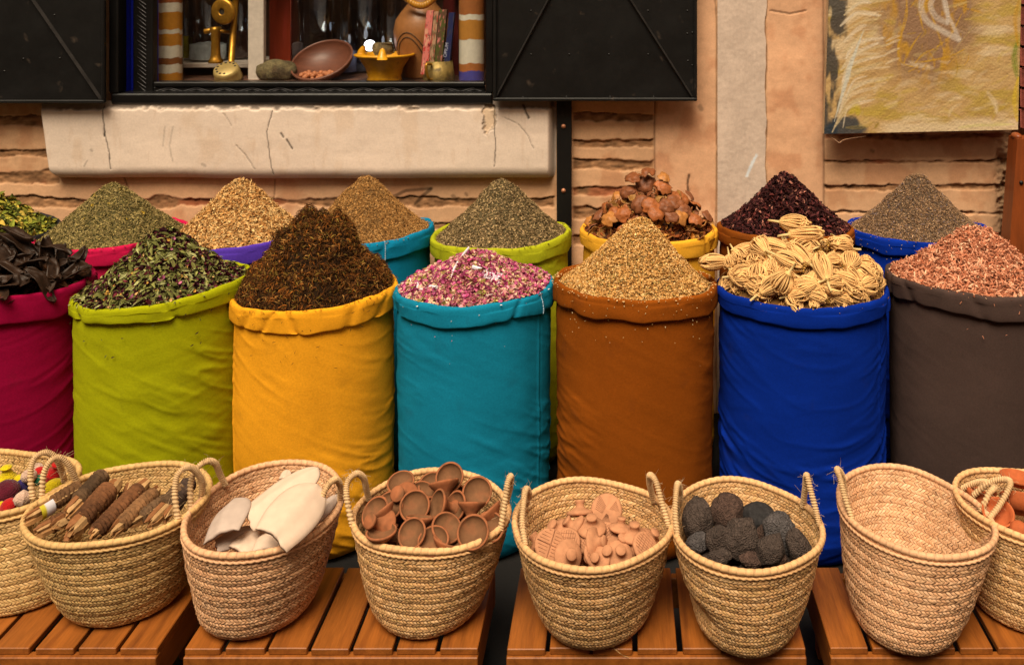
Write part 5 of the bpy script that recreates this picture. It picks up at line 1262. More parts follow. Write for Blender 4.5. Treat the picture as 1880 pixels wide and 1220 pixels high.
    V, Fq = tube(Pc, .0036, 8, closed=True, rfun=lambda s_, a: 1 + .30 * np.cos(a * 2 - s_ * 2 * math.pi * 84 * 419 / 420))
    B().add(V, Fq, pal[0]).build('edge_cord', straw_m, t)
    for hd in handles:
        Ya, Yb = at_z(hd[0][0], hd[0][1], zr)[1], at_z(hd[-1][0], hd[-1][1], zr)[1]
        n = len(hd); P_ = np.array([at_y(x, y, Ya + (Yb - Ya) * (k / (n - 1)) - .0 ) for k, (x, y) in enumerate(hd)])
        P_ = spline(P_, 260); L = np.linalg.norm(np.diff(P_, axis=0), axis=1).sum(); nr = L / .0056
        V, Fq = tube(P_, .0068, 10, rfun=lambda s_, a: 1 + .20 * np.cos(s_ * 2 * math.pi * nr + a))
        k_ = np.repeat(np.arange(len(P_)), 10); cc = A(228, 176, 118)[None] * (1 + .12 * fbm(k_ * .3, 0, s=seed + 50))[:, None] * (1 - .25 * (np.cos(k_ / (len(P_) - 1) * 2 * math.pi * nr + np.tile(np.arange(10), len(P_)) * .628) < -.55))[:, None]
        hb_ = B().add(V, Fq, cc)
        for q_ in range(46):        # stray fibres
            i = int(r_.integers(2, len(P_) - 2)); d = r_.normal(size=3); d /= np.linalg.norm(d); s0 = P_[i] + d * .0075
            hb_.add(*tube(np.array([s0, s0 + d * .006 + r_.normal(size=3) * .003, s0 + d * r_.uniform(.008, .018) + r_.normal(size=3) * .005]), .00035, 3), A(214, 170, 120))
        hb_.build('rope_handle', straw_m, t)
    BASK[key] = dict(c=cen, zr=zr, R=Rr, t=t)
    return t
ZR = .435
basket('toys', 'palm basket of crocheted toys cut off by the left edge', [(142, 885), (118, 898), (65, 922), (0, 942), (-80, 948), (-150, 915), (-165, 875), (-90, 838), (0, 832), (60, 829), (110, 845)], ZR, (-20, 1136), .135, .125,
       [[(60, 914), (56, 870), (63, 842), (82, 830), (100, 838), (112, 858), (118, 882)], [(77, 912), (80, 872), (92, 847), (108, 839), (124, 850), (134, 868), (142, 886)]], 'g', 1)
basket('bark', 'palm basket of bark wrapped stick bundles second from the left', [(46, 965), (62, 991), (103, 1003), (155, 1001), (207, 993), (275, 978), (324, 960), (361, 934), (382, 896), (373, 869), (344, 853), (293, 850), (224, 859), (193, 867), (86, 905), (54, 940)], ZR, (186, 1153), .122, .118,
       [[(327, 956), (321, 905), (326, 872), (344, 857), (361, 866), (371, 886), (370, 912)]], 'g', 2)
basket('cuttle', 'palm basket of white cuttlebones between the bark and clay dish baskets', [(334, 958), (339, 982), (358, 1003), (396, 1017), (448, 1020), (499, 1013), (551, 993), (602, 955), (626, 920), (627, 890), (613, 869), (568, 853), (516, 848), (465, 855), (420, 883), (372, 917)], ZR, (440, 1172), .112, .120,
       [[(350, 932), (350, 888), (361, 860), (380, 846), (395, 850), (403, 868), (413, 889)], [(574, 974), (586, 930), (599, 895), (614, 880), (624, 890), (625, 920)]], 'p', 3, .5)
basket('dishes', 'palm basket heaped with small footed clay dishes', [(646, 962), (653, 982), (689, 998), (758, 1007), (827, 1010), (875, 1000), (909, 979), (926, 955), (930, 931), (923, 903), (889, 881), (827, 867), (775, 864), (734, 874), (703, 890), (672, 920)], ZR, (768, 1174), .105, .12,
       [[(647, 964), (637, 915), (638, 885), (653, 869), (667, 876), (672, 895), (677, 916)], [(919, 972), (926, 930), (931, 890), (937, 874), (938, 885), (934, 905), (928, 925)]], 'y', 4, .55)
basket('stamps', 'palm basket of carved clay stamps in the middle', [(950, 955), (956, 993), (968, 1013), (999, 1032), (1050, 1043), (1102, 1043), (1154, 1032), (1198, 1013), (1226, 993), (1229, 965), (1212, 927), (1185, 900), (1136, 890), (1067, 884), (1016, 886), (971, 902), (954, 931)], ZR, (1088, 1193), .108, .12,
       [[(965, 1002), (959, 962), (961, 925), (965, 898), (971, 905), (966, 925)], [(1200, 918), (1193, 890), (1193, 872), (1204, 884), (1216, 925), (1228, 966)]], 'y', 5, .55)
basket('lava', 'palm basket of black lava stones with a dented lower side', [(1240, 945), (1243, 978), (1250, 1003), (1302, 1037), (1353, 1045), (1422, 1044), (1474, 1031), (1501, 1010), (1512, 986), (1503, 962), (1487, 938), (1457, 910), (1405, 891), (1353, 883), (1295, 883), (1260, 898), (1243, 922)], ZR, (1380, 1207), .092, .11,
       [[(1244, 984), (1240, 945), (1241, 910), (1244, 888), (1249, 900), (1247, 925)], [(1474, 928), (1478, 898), (1481, 872), (1489, 902), (1499, 940), (1505, 966)]], 'y', 6, .55, dent=(-2.6, .45, .32, -.02))
basket('empty', 'empty palm basket showing its woven inside', [(1560, 955), (1580, 972), (1629, 996), (1680, 1013), (1732, 1020), (1784, 1019), (1818, 1007), (1827, 982), (1815, 951), (1787, 920), (1749, 893), (1697, 869), (1646, 859), (1594, 857), (1560, 865), (1547, 890), (1551, 928)], ZR, (1684, 1204), .098, .115,
       [[(1565, 953), (1552, 914), (1543, 880), (1537, 861), (1546, 872), (1550, 900)], [(1815, 953), (1836, 926), (1854, 892), (1849, 880), (1820, 884), (1787, 909)]], 'p', 7, .55)
basket('pots', 'palm basket of terracotta pots cut off by the right edge', [(1751, 892), (1766, 871), (1801, 864), (1852, 863), (1904, 868), (1990, 880), (2050, 910), (2055, 950), (2000, 985), (1940, 995), (1880, 989), (1852, 976), (1790, 940)], ZR, (1930, 1170), .125, .12,
       [[(1800, 940), (1816, 905), (1826, 893), (1810, 884), (1790, 886), (1768, 896)]], 'y', 8)

# ------------------------------------------------------------------ what lies in the baskets
clay = lambda nm, c_, **k: mat(nm, c_, .82, var=(16, .14), var2=(80, .10), bumps=((70, .25, .003, 'N'), (240, .15, .001, 'N')), spec=.2, **k)
clay_d = clay('fired_clay', A(166, 94, 54), blot=(A(116, 72, 42), 20, .52, .7)); clay_in = clay('hollow_clay', A(122, 78, 46), blot=(A(150, 88, 52), 24, .55, .75))
def dish_thing():
    t = empty('clay_dish', (0, 0, 0), 'x', 'clay dish', 'footed clay dishes in the basket')
    V, Fq = lathe([(1e-4, -.052), (.016, -.052), (.0185, -.049), (.0170, -.044), (.0110, -.036), (.0105, -.028), (.017, -.018), (.030, -.006), (.0345, .000), (.0352, .003), (.0335, .005), (.0312, .0042)], 36)
    for q_ in range(len(V)): V[q_, :2] *= 1 + .012 * math.sin(V[q_, 2] * 900)
    B().add(V, Fq).build('dish', clay_d, t, org=(0, 0, 0))
    V, Fq = lathe([(.0312, .0042), (.0290, .0005), (.0270, -.004), (.016, -.0075), (1e-4, -.0085)], 36); B().add(V, Fq).build('hollow', clay_in, t, org=(0, 0, 0))  # hollow gets a darker clay tone than the outside
    return t
dish0 = dish_thing(); first = True
DISH = [(510, 240, (-.05, -.35, .93), .02, 'clay dish lying open with a white chip in it at the upper left'), (1110, 175, (0, -.78, .62), .03, 'clay dish standing upright highest at the back'), (1040, 245, (-.18, .50, .84), .03, 'clay dish seen edge on in front of the highest one'), (1450, 360, (.08, -.7, .7), .02, 'open clay dish facing out at the upper right'),
    (370, 530, (-.2, -.6, .75), .008, 'clay dish with a greenish hollow behind the tilted cone at the left'), (680, 530, (.1, -.72, .68), .012, 'large dark open clay dish left of the middle'), (970, 510, (-.78, -.5, .42), .015, 'narrow turned clay dish in the middle'), (1190, 530, (-.6, -.62, .5), .006, 'half turned clay dish right of the narrow one'),
    (1385, 500, (0, .5, .86), .022, 'clay dish seen from the side on its stem, right of the middle'), (1400, 850, (0, -.76, .65), .01, 'large open clay dish facing out at the right front'), (650, 865, (-.2, -.7, .66), .008, 'open clay dish facing out at the front left of the middle'), (270, 850, (-.05, .02, 1), .008, 'clay dish lying flat by the left front rim'),
    (750, 680, (.05, .42, .9), .012, 'clay dish seen edge on below the large dark one'), (270, 600, (-.60, .3, .74), .02, 'tilted clay cone with its foot to the lower right, at the left'), (200, 610, (-.4, -.6, .7), .004, 'clay dish behind the tilted cone at the left'), (1070, 800, (.42, -.45, .8), .002, 'open clay dish tilted to the right in the front middle'),
    (910, 960, (0, -.45, .88), -.004, 'clay dish half sunk behind the front rim'), (1090, 970, (.3, .3, .9), -.012, 'shaded clay dish half hidden low by the front rim'), (1590, 600, (-.62, .3, .72), .008, 'clay dish on edge against the right rim'), (1600, 790, (.2, -.6, .75), -.004, 'dim clay dish behind the large one at the right front'),
    (770, 380, (.3, -.4, .85), -.002, 'shaded clay dish under the one with the white chip'), (300, 760, (.5, .6, -.55), .0, 'pink foot of a clay dish at the left rim'), (890, 270, (0, -.5, .85), .006, 'clay dish peeping out left of the highest one'), (560, 420, (.2, .75, -.6), .004, 'small round clay foot pointing up left of the middle')]
for (x, y, n_, lf, lb) in DISH:
    p = at_z(660 + x / 6.714, 850 + y / 6.714, .445 + lf); drop(dish0, first, mtx(p, n_, RNG.uniform(0, 6), RNG.uniform(.96, 1.08)), lb); first = False
bc_ = BASK['dishes']['c']
for j in range(16):
    a = j * 2.4; r = .125 * math.sqrt((j + .5) / 16); drop(dish0, False, mtx((bc_[0] + r * math.cos(a), bc_[1] + r * math.sin(a), .385 + .02 * RNG.random()), RNG.normal(size=3) + (0, -.3, .6), 0), 'clay dish buried below the top layer of the basket')
chipo = B().add(*chip(.010, .008, .003)); chipo = tag(chipo.build('shell_chip', mat('white_chip', A(236, 220, 206), .7), org=(0, 0, 0), smooth=False), 'tiny white chip lying in the open dish at the upper left of the basket', 'chip')
chipo.matrix_world = mtx(at_z(660 + 550 / 6.714, 850 + 292 / 6.714, .455 + .007), (-.05, -.35, .93), .5)

# carved clay stamps
stamp_m = clay('pink_clay', A(198, 130, 86)); line_m = mat('cut_shadow', A(172, 110, 72), .9, bumps=())
def stamp_thing(kind):
    t = empty('clay_stamp', (0, 0, 0), 'x', 'clay stamp', 'carved clay stamps in the basket')
    V, Fq = lathe([(1e-4, .0005), (.031, 0), (.0345, .002), (.0360, .006), (.034, .010), (.022, .014), (.0125, .018), (.0108, .023), (.0115, .029), (.0140, .033), (.0125, .0360), (1e-4, .0365)], 34)
    V = V * (1 + .02 * fbm(V[:, 0] * 50, V[:, 1] * 50, V[:, 2] * 50, s=kind + 3))[:, None]
    B().add(V, Fq).build('stamp_body', stamp_m, t, org=(0, 0, 0))
    g = B()
    def ln(x0, y0, x1, y1, r=.00045): g.add(*tube(np.array([(x0, y0, -.0004), (x1, y1, -.0004)]), r, 4))
    if kind == 0:
        for k in range(8): ln(-.030 + k * .001, -.018 + k * .004, -.004, -.006 + k * .0022)
        for k in range(9): ln(.002 + k * .0026, .029 - k * .0012, .004 + k * .0006, .006)
        for k in range(8): ln(.006 + k * .003, -.005 - k * .001, .010 + k * .0024, -.027 + k * .002)
    elif kind == 1:
        ln(-.032, 0, .032, 0, .0012); ln(0, -.032, 0, .032, .0012)
        for k in range(9):
            x = -.028 + k * .007
            if abs(x) < .003: continue
            l_ = math.sqrt(max(1e-6, .031 ** 2 - x * x)); ln(x, .005, x, l_ * .92); ln(x, -.005, x, -l_ * .92)
    else:
        for k in range(9): y = -.026 + k * .0065; l_ = math.sqrt(max(1e-6, .030 ** 2 - y * y)); ln(-l_, y, l_, y)
        for k in range(5): x = -.02 + k * .01; ln(x, -.02, x + .004, .02)
    g.build('carved_lines', line_m, t, org=(0, 0, 0)); return t
ST = [stamp_thing(0), stamp_thing(1), stamp_thing(2)]; us = [False] * 3
STAMPS = [(1030, 250, (.05, .72, -.68), 0, .034, 1.1, 'largest clay stamp face out with a fan of carved lines, at the top'), (705, 265, (-.05, .52, .85), 1, .03, .95, 'clay stamp with its handle up and dark carved face below, behind the top left'), (845, 450, (.02, -.12, .99), 2, .03, 1.0, 'clay stamp standing on its face with handle up, in the middle'), (1205, 445, (.12, .2, .97), 1, .03, .80, 'small clay stamp with handle up against the largest one'),
    (1370, 540, (.05, .0, 1), 2, .024, .95, 'clay stamp with handle up on the right side'), (330, 680, (-.3, .62, -.72), 1, .014, 1.05, 'oval clay stamp carved with rows of ticks at the left front'), (555, 650, (.25, .7, -.6), 2, .008, .9, 'plain clay stamp disc behind the ticked oval one'), (620, 455, (-.70, .1, .65), 1, .02, .95, 'clay stamp on edge with its handle to the upper left'),
    (700, 620, (.55, .6, -.5), 2, .006, .85, 'dark faced clay stamp leaning in the shade'), (890, 650, (.85, -.3, .35), 0, .016, 1.0, 'clay stamp with its knob pointing right in the middle'), (1010, 570, (.3, .6, -.7), 2, .004, .9, 'dark carved clay stamp sunk behind the middle ones'), (1200, 680, (.3, -.2, .9), 0, .004, .95, 'clay stamp with a flat back right of the knobbed one'),
    (1500, 700, (-.5, .45, -.72), 2, .016, .95, 'oval clay stamp carved with a fine grid at the right front'), (560, 800, (.35, -.72, .55), 0, .006, .95, 'clay stamp with its round knob facing out at the left front'), (1060, 790, (-.2, -.55, .8), 0, .004, .9, 'smooth rounded clay stamp at the front middle'), (1190, 785, (.15, -.55, .8), 1, .006, .9, 'smooth rounded clay stamp beside the front middle one'),
    (930, 850, (-.4, -.6, .65), 1, .0, .8, 'clay stamp touching the front rim'), (860, 800, (-.6, .35, -.6), 2, .002, .8, 'clay stamp with a pitted face at the front'), (420, 500, (-.5, -.2, .8), 0, .008, .95, 'clay stamp lying on the left slope of the pile'), (190, 650, (-.6, .4, .55), 1, .0, .9, 'clay stamp at the left rim behind the ticked oval'), (1570, 600, (.5, -.1, .75), 0, .004, .9, 'clay stamp against the right rim'), (1330, 680, (-.85, -.2, .3), 2, .004, .8, 'clay stamp with its handle to the left beside the gridded one')]
for (x, y, a_, k, lf, s_, lb) in STAMPS:
    ax = np.array(a_, float) / np.linalg.norm(a_); p = at_z(960 + x / 6.714, 900 + y / 6.714, .392 + lf) - ax * .008; drop(ST[k], not us[k], mtx(p, ax, RNG.uniform(0, 6), s_), lb); us[k] = True
bc_ = BASK['stamps']['c']
for j in range(22):
    a = j * 2.4; r = .13 * math.sqrt((j + .5) / 22); drop(ST[j % 3], False, mtx((bc_[0] + r * math.cos(a), bc_[1] + r * math.sin(a), .322 + .02 * RNG.random()), RNG.normal(size=3) * .6 + (0, .5, -.7), 0), 'clay stamp buried below the top layer of the basket')

# lava stones
def lava_m(nm, c_, pit): return mat(nm, c_, .9, var=(24, .25), var2=(140, .35), bumps=((280, 1.0, .0042, 'V'), (130, .7, .004, 'N')) if pit else ((60, .5, .006, 'N'), (200, .5, .003, 'N')), spec=.25)
LB_, LR_, LK_, LG_ = lava_m('porous_lava', A(82, 64, 52), True), lava_m('rusty_lava', A(88, 62, 48), True), lava_m('smooth_black_lava', A(50, 44, 40), False), lava_m('grey_lava', A(88, 76, 68), True)
STONES = [(330, 350, 340, 430, LB_, 0, 'tall porous lava stone at the left back'), (680, 275, 380, 370, LR_, 0, 'rusty brown angular lava stone at the top'), (1060, 315, 420, 260, LK_, -.1, 'smooth black wedge shaped lava stone at the right back'), (855, 580, 395, 400, LB_, 0, 'round porous lava stone in the centre'), (1315, 520, 360, 410, LG_, .2, 'large grey lava stone with a worn bright patch on the right'),
    (1530, 670, 270, 330, LB_, .4, 'dark lava stone against the right rim'), (570, 590, 260, 260, LB_, 0, 'small blocky lava stone left of the centre one'), (335, 630, 290, 190, LG_, .5, 'flat grey lava stone by the left front rim'), (590, 765, 310, 150, LB_, .2, 'low lava stone behind the left front rim'), (1190, 700, 380, 260, LB_, .75, 'long lava stone sloping down right of the centre'), (960, 815, 270, 140, LR_, -.1, 'brown lava stone half hidden behind the front rim'), (1230, 820, 290, 130, LR_, 0, 'reddish lava stone by the front rim'), (1100, 560, 160, 220, LR_, 0, 'dim reddish lava stone between the larger ones')]
V0, F0 = sphere(64, 40)
for j, (x, y, wd, hg, m_, rot, lb) in enumerate(STONES):
    zz = .392 + (.022 if hg > 250 else .0); p = at_z(1230 + x / 6.483, 900 + y / 6.483, zz); k = 1 / 6.483 / F * p[1] / 2
    V = lumpy(V0, .20, 1.3, 400 + j * 3, (1, 1, 1)); 
    for q_ in range(5):      # broken facets
        n_ = RNG.normal(size=3); n_ /= np.linalg.norm(n_); dd = V @ n_; V = V - np.outer(np.maximum(dd - RNG.uniform(.74, .94), 0) * .75, n_)
    d = V / np.linalg.norm(V, axis=1)[:, None]; V = V * (1 + (.018 if m_ is not LK_ else .010) * fbm(d[:, 0] * 9, d[:, 1] * 9, d[:, 2] * 9, s=500 + j))[:, None]
    if m_ is not LK_: V = V * (1 - .05 * sstep(.1, .5, fbm(d[:, 0] * 15, d[:, 1] * 15, d[:, 2] * 15, s=560 + j)))[:, None]
    V = 1.10 * V * np.array([wd * k, (wd + hg) / 2 * k, hg * k * 1.08]); cr, sr = math.cos(rot), math.sin(rot); V = V @ np.array([[cr, 0, sr], [0, 1, 0], [-sr, 0, cr]])
    tag(B().add(V + p, F0).build('lava_stone', m_), lb, 'stone', 'lava stones in the basket')
bc_ = BASK['lava']['c']
for j in range(9):
    a = j * 2.4; r = .12 * math.sqrt((j + .5) / 9); V = lumpy(V0, .3, 1.5, 700 + j, (.045, .045, .036))
    tag(B().add(V + (bc_[0] + r * math.cos(a), bc_[1] + r * math.sin(a), .345), F0).build('lava_stone', LB_), 'lava stone buried below the top layer of the basket', 'stone', 'lava stones in the basket')

# cuttlebones
cut_m = mat('cuttlebone', A(226, 186, 150), .75, var=(9, .06), var2=(40, .05), bumps=((14, .25, .004, 'N'), (90, .18, .002, 'N')), spec=.25, blot=(A(226, 176, 136), 7, .55, .75), st=(1, 1, 1))
cut_grey = mat('grey_shaded_cuttlebone', A(196, 164, 138), .8, var=(9, .08), var2=(40, .06), bumps=((14, .25, .004, 'N'), (90, .18, .002, 'N')), spec=.2)
def cuttle(p0, p1, wpx, label, dome=.022, broken=.6, up=(0, -.25, .97), seed=0, thick=.0035):
    """broken end p0 to rounded tip p1"""
    p0, p1 = np.asarray(p0), np.asarray(p1); ax = p1 - p0; L = np.linalg.norm(ax); ax /= L; up = np.asarray(up, float); up -= ax * (up @ ax); up /= np.linalg.norm(up); sd = np.cross(ax, up)
    wd = 1.28 * wpx / 5.875 / F * p0[1]; n, m = 40, 17; s_ = np.linspace(0, 1, n); q_ = np.linspace(-1, 1, m); Sg, Q = np.meshgrid(s_, q_, indexing='ij')
    ww = wd / 2 * np.where(Sg < .45, broken + (1 - broken) * np.sin(Sg / .45 * math.pi / 2), np.sqrt(np.clip(1 - (np.maximum(Sg - .45, 0) / .553) ** 2.3, 0, 1)))
    jag = (Sg < .08) * .02 * fbm(Q * 3, 0, s=seed + 5); along = Sg * L + L * (1 - Sg) ** 7 * (.06 * fbm(Q * 1.2 + seed, 0, s=seed) + .012 * fbm(Q * 6 + seed, 0, s=seed + 9))
    zt = dome * .8 * (1 - Q ** 2 + .10 * np.cos(Q * 7) * (1 - Q ** 2)) * np.sqrt(np.clip(np.sin(math.pi * np.clip(Sg * .8 + .18, 0, 1)), 0, 1)) + .0012 * fbm(Sg * 6, Q * 3, s=seed + 1)
    top = p0 + ax * along[..., None] + sd * (Q * ww)[..., None] + up * zt[..., None]; bot = top - up * (thick + .012 * (1 - Q ** 2) * .6)[..., None]
    f = quads(n, m); N_ = n * m; ed = [i * m for i in range(n)] + [(n - 1) * m + j for j in range(1, m)] + [i * m + m - 1 for i in range(n - 2, -1, -1)] + [j for j in range(m - 2, 0, -1)]
    b = B().add(np.vstack([top.reshape(-1, 3), bot.reshape(-1, 3)]), [f[:, ::-1], f + N_, np.array([[ed[i], ed[(i + 1) % len(ed)], ed[(i + 1) % len(ed)] + N_, ed[i] + N_] for i in range(len(ed))])])
    return tag(b.build('cuttlebone', cut_grey if 'grey' in label or 'shaded' in label else cut_m), label, 'cuttlebone', 'cuttlebones in the basket')  # the bone labelled shaded gets the greyer tone as painted shade
def cz(x, y, z): return at_z(340 + x / 5.875, 840 + y / 5.875, z)
cuttle(cz(650, 690, .440), cz(1440, 120, .505), 360, 'long pale cuttlebone reaching highest towards the back rim', .024, .80, (-.25, -.40, .9), 1)
cuttle(cz(930, 880, .470), cz(1430, 300, .508), 450, 'broad pale cuttlebone in front with a broken lower end', .030, .78, (.20, -.45, .86), 2)
cuttle(cz(390, 840, .436), cz(560, 450, .456), 370, 'greyish cuttlebone leaning at the left with a torn edge', .024, .86, (-.35, -.4, .85), 3)
cuttle(cz(330, 950, .402), cz(760, 760, .408), 150, 'shaded cuttlebone sliver under the left one', .010, .8, (0, -.6, .8), 4)
cuttle(cz(560, 1000, .398), cz(860, 760, .405), 230, 'cuttlebone half hidden in the front with its smooth side up', .014, .85, (-.1, -.6, .8), 5)
cuttle(cz(870, 1000, .405), cz(960, 800, .412), 240, 'yellowish cuttlebone end under the broad one', .014, .9, (.1, -.6, .8), 6)
cuttle(cz(1400, 680, .425), cz(1640, 400, .440), 110, 'narrow grey cuttlebone behind the right handle', .012, .7, (.2, -.6, .8), 7)
cuttle(cz(1060, 230, .450), cz(1110, 130, .462), 90, 'small tip of a cuttlebone showing at the back', .010, .9, (0, -.5, .9), 8)

# bark wrapped bundles
bark_m = mat('bark_wrap', rough=.85, attr=True, var=(30, .25), var2=(120, .2), bumps=((60, .7, .008, 'N'), (180, .4, .002, 'N')), spec=.2)
split_m = mat('split_wood', rough=.7, attr=True, var=(20, .12), st=(3, 3, 1), bumps=((70, .3, .003, 'N'),), spec=.25)
def bundle(x0, y0, x1, y1, wpx, label, bark, seed, w0=.12, w1=.86, z0=.440, z1=.470, tag_paper=False):
    r_ = np.random.default_rng(seed); p0, p1 = at_z(x0 / 4.7, 850 + y0 / 4.7, z0), at_z(x1 / 4.7, 850 + y1 / 4.7, z1)
    ax = p1 - p0; L = np.linalg.norm(ax); rad = 1.22 * wpx / 4.7 / F * p0[1] / 2; Bs = basis(ax)
    t = empty('bark_bundle', p0, label, 'bundle', 'bark wrapped stick bundles in the basket')
    b = B()
    for k in range(5):
        a = k * 1.3 + r_.uniform(-.2, .2); rr = rad * (.48 if k else 0); c_ = np.array([rr * math.cos(a), rr * math.sin(a)]); hw = rad * r_.uniform(.36, .50)
        s0, s1 = -r_.uniform(-.03, .04) * L, L * (1 + r_.uniform(-.06, .0)); nseg = 10; zz = np.linspace(s0, s1, nseg); wob = .12 * rad * np.sin(zz / L * 4 + k)
        sec = np.array([(-1, -.7), (.2, -1), (1, -.5), (.8, .7), (-.1, 1), (-.9, .5)]) * hw * (1 + .2 * r_.normal(size=(6, 1)))
        V = np.array([[(c_[0] + w_ + q_[0] * e_, c_[1] + q_[1] * e_, z_) for q_ in sec] for z_, w_, e_ in zip(zz, wob, [.55] + [1] * (nseg - 2) + [.7])])
        V[0, :, 2] += r_.uniform(-.01, .012, 6); f = [quads(nseg, 6, cv=True), np.arange(6)[None, ::-1], (np.arange(6) + 6 * (nseg - 1))[None]]
        b.add(V.reshape(-1, 3) @ Bs.T + p0, f, [A(176, 118, 64), A(146, 88, 46), A(196, 144, 88)][k % 3] * r_.uniform(.8, 1.1))
    b.build('split_sticks', split_m, t, smooth=False)
    n, m = 110, 26; s_ = np.linspace(w0, w1, n); a = np.linspace(0, 2 * math.pi, m, endpoint=False); Sg, Ag = np.meshgrid(s_, a, indexing='ij')
    turns = Sg * L / .0105 + Ag / (2 * math.pi) * 1.0 + .5 * fbm(Sg * 9, np.cos(Ag), s=seed); fr = turns % 1; idn = np.floor(turns)
    lay = .5 + .5 * np.sin(idn * 12.9898 + seed)
    r = rad * (1.02 + .12 * lay + .22 * (fr - .5) + .10 * fbm(Sg * 14, np.cos(Ag) * 2, np.sin(Ag) * 2, s=seed + 1)) * np.clip(.72 + 8 * np.minimum(Sg - w0, w1 - Sg), .72, 1)
    V = np.stack([r * np.cos(Ag), r * np.sin(Ag), Sg * L], -1).reshape(-1, 3)
    C = (np.asarray(bark)[None, None] * (.62 + .75 * lay + .25 * fbm(Sg * 40, np.cos(Ag) * 4, np.sin(Ag) * 4, s=seed + 2))[..., None]); C = C * (1 - .55 * (fr < .16))[..., None]
    b = B().add(V @ Bs.T + p0, quads(n, m, cv=True), np.clip(C, .003, .9).reshape(-1, 3)); b.build('bark_wrapping', bark_m, t)
    if tag_paper:
        n, m = 8, 12; s_ = np.linspace(.20, .44, n); a = np.linspace(.1, 2.6, m) + tag_paper; Sg, Ag = np.meshgrid(s_, a, indexing='ij'); V = np.stack([rad * 1.22 * np.cos(Ag), rad * 1.22 * np.sin(Ag), Sg * L], -1).reshape(-1, 3)
        C = np.where((np.linspace(.2, .44, n) < .29)[:, None, None], A(214, 186, 40), A(226, 208, 196)) + np.zeros((n, m, 3)); B().add(V @ Bs.T + p0, quads(n, m), C.reshape(-1, 3)).build('paper_band', mat('paper_band', rough=.6, attr=True, var=None, var2=None, bumps=()), t)
    return t
BK1, BK2, BK3 = A(128, 84, 48), A(108, 64, 34), A(98, 68, 42)
bundle(560, 540, 800, 440, 80, 'shaded stick bundle low at the left front rim', BK2, 9, .30, .9, .418, .425)
bundle(320, 600, 640, 430, 100, 'stick bundle with a bare brown end at the left rim', BK2, 8, .35, .95, .425, .430)
bundle(470, 545, 730, 380, 100, 'stick bundle with a smooth tan end in front of the labelled one', BK1, 7, .36, .95, .430, .436)
bundle(220, 490, 700, 200, 105, 'stick bundle with a yellow and white paper band at the left', BK1, 1, .46, .98, .450, .462, 2.0)
bundle(590, 420, 905, 80, 110, 'stick bundle reaching highest at the back left', BK3, 2, .24, .94, .452, .480)
bundle(600, 610, 1010, 160, 135, 'thick dark wrapped stick bundle left of the middle', BK2, 3, .20, .84, .440, .466)
bundle(800, 620, 1270, 160, 112, 'dark wrapped stick bundle in the middle with a square top', BK2, 4, .04, .86, .440, .466)
bundle(980, 590, 1370, 220, 100, 'tan barked stick bundle right of the middle', BK1, 5, .12, .9, .438, .458)
bundle(1130, 520, 1460, 300, 88, 'thin stick bundle with an open pale end at the right front', BK3, 6, .2, .96, .434, .444)
bundle(1290, 520, 1590, 190, 105, 'stick bundle with a rounded tan end near the handle', BK3, 10, .42, .9, .434, .458)
bundle(1440, 465, 1660, 130, 100, 'black barked stick bundle under the right handle', A(70, 50, 38), 11, .22, .9, .432, .462)
bundle(1060, 330, 1110, 180, 80, 'short bundle end of pale splinters in the middle back', BK1, 12, .0, .45, .425, .450)

# crocheted toys
def yarn(nm, c_): return mat(nm, c_, .95, var=(60, .15), var2=(200, .15), bumps=((260, .6, .003, 'V'),), spec=.1, sheen=.2)
YC = dict(y=yarn('yellow_yarn', A(214, 176, 14)), m=yarn('maroon_yarn', A(88, 18, 30)), b=yarn('beige_yarn', A(204, 160, 128)), r=yarn('red_yarn', A(180, 22, 20)), g=yarn('green_yarn', A(50, 130, 90)), v=yarn('violet_yarn', A(56, 40, 90)))
def toy(x, y, w, h, c_, label, ax=(0, -.4, .9), prof=0, z=.42):
    p = at_z(x / 4.7, 850 + y / 4.7, z); k = 1 / 4.7 / F * p[1] / 2; n = 60; t = np.linspace(0, 1, n); ph = t * math.pi
    r = np.sin(ph); zz = -np.cos(ph)
    if prof == 1: r = np.interp(t, [0, .06, .45, .62, .75, .9, 1], [.01, .75, 1, .62, .42, .62, .01]); zz = np.interp(t, [0, 1], [-1, 1.2])
    if prof == 2: r = np.interp(t, [0, .1, .5, .85, 1], [.01, .55, .95, .55, .01]); zz = t * 2.2 - 1
    r = r * (1 + .035 * np.sin(t * 2 * math.pi * 15)); V, Fq = lathe(np.stack([np.maximum(r, 1e-4), zz], 1), 40); V = V * (w * k, w * k, h * k)
    return tag(B().add(V @ basis(ax).T + p, Fq).build('crocheted_toy', YC[c_]), label, 'toy', 'crocheted toys in the left basket')
toy(60, 120, 150, 190, 'y', 'yellow crocheted toy with a flared neck at the back', (0, -.1, 1), 1, .435); toy(165, 160, 120, 120, 'y', 'smaller yellow crocheted ball beside the flared one', (.3, -.3, .9))
toy(50, 245, 210, 140, 'm', 'dark maroon crocheted ball in front of the yellow toys', (.2, -.4, .9), 0, .425); toy(250, 110, 110, 130, 'b', 'beige spiral crocheted ball behind the handles', (-.5, -.7, .4), 0, .44)
toy(200, 305, 150, 130, 'b', 'beige crocheted cone with its spiral end facing out', (-.8, -.6, .2), 2, .43); toy(340, 95, 120, 130, 'r', 'red crocheted toy seen through the first handle', (.1, -.5, .9)); toy(465, 80, 130, 190, 'r', 'red crocheted figure with a knob, at the right rim', (.4, -.2, .9), 1, .44)
toy(465, 205, 160, 110, 'y', 'yellow crocheted dome near the right rim', (0, -.3, 1)); toy(325, 145, 80, 90, 'g', 'green crocheted ball between the red ones', (0, -.5, .9), 0, .42); toy(190, 215, 150, 60, 'v', 'violet crocheted strip in the middle', (.9, -.3, .2), 0, .415)
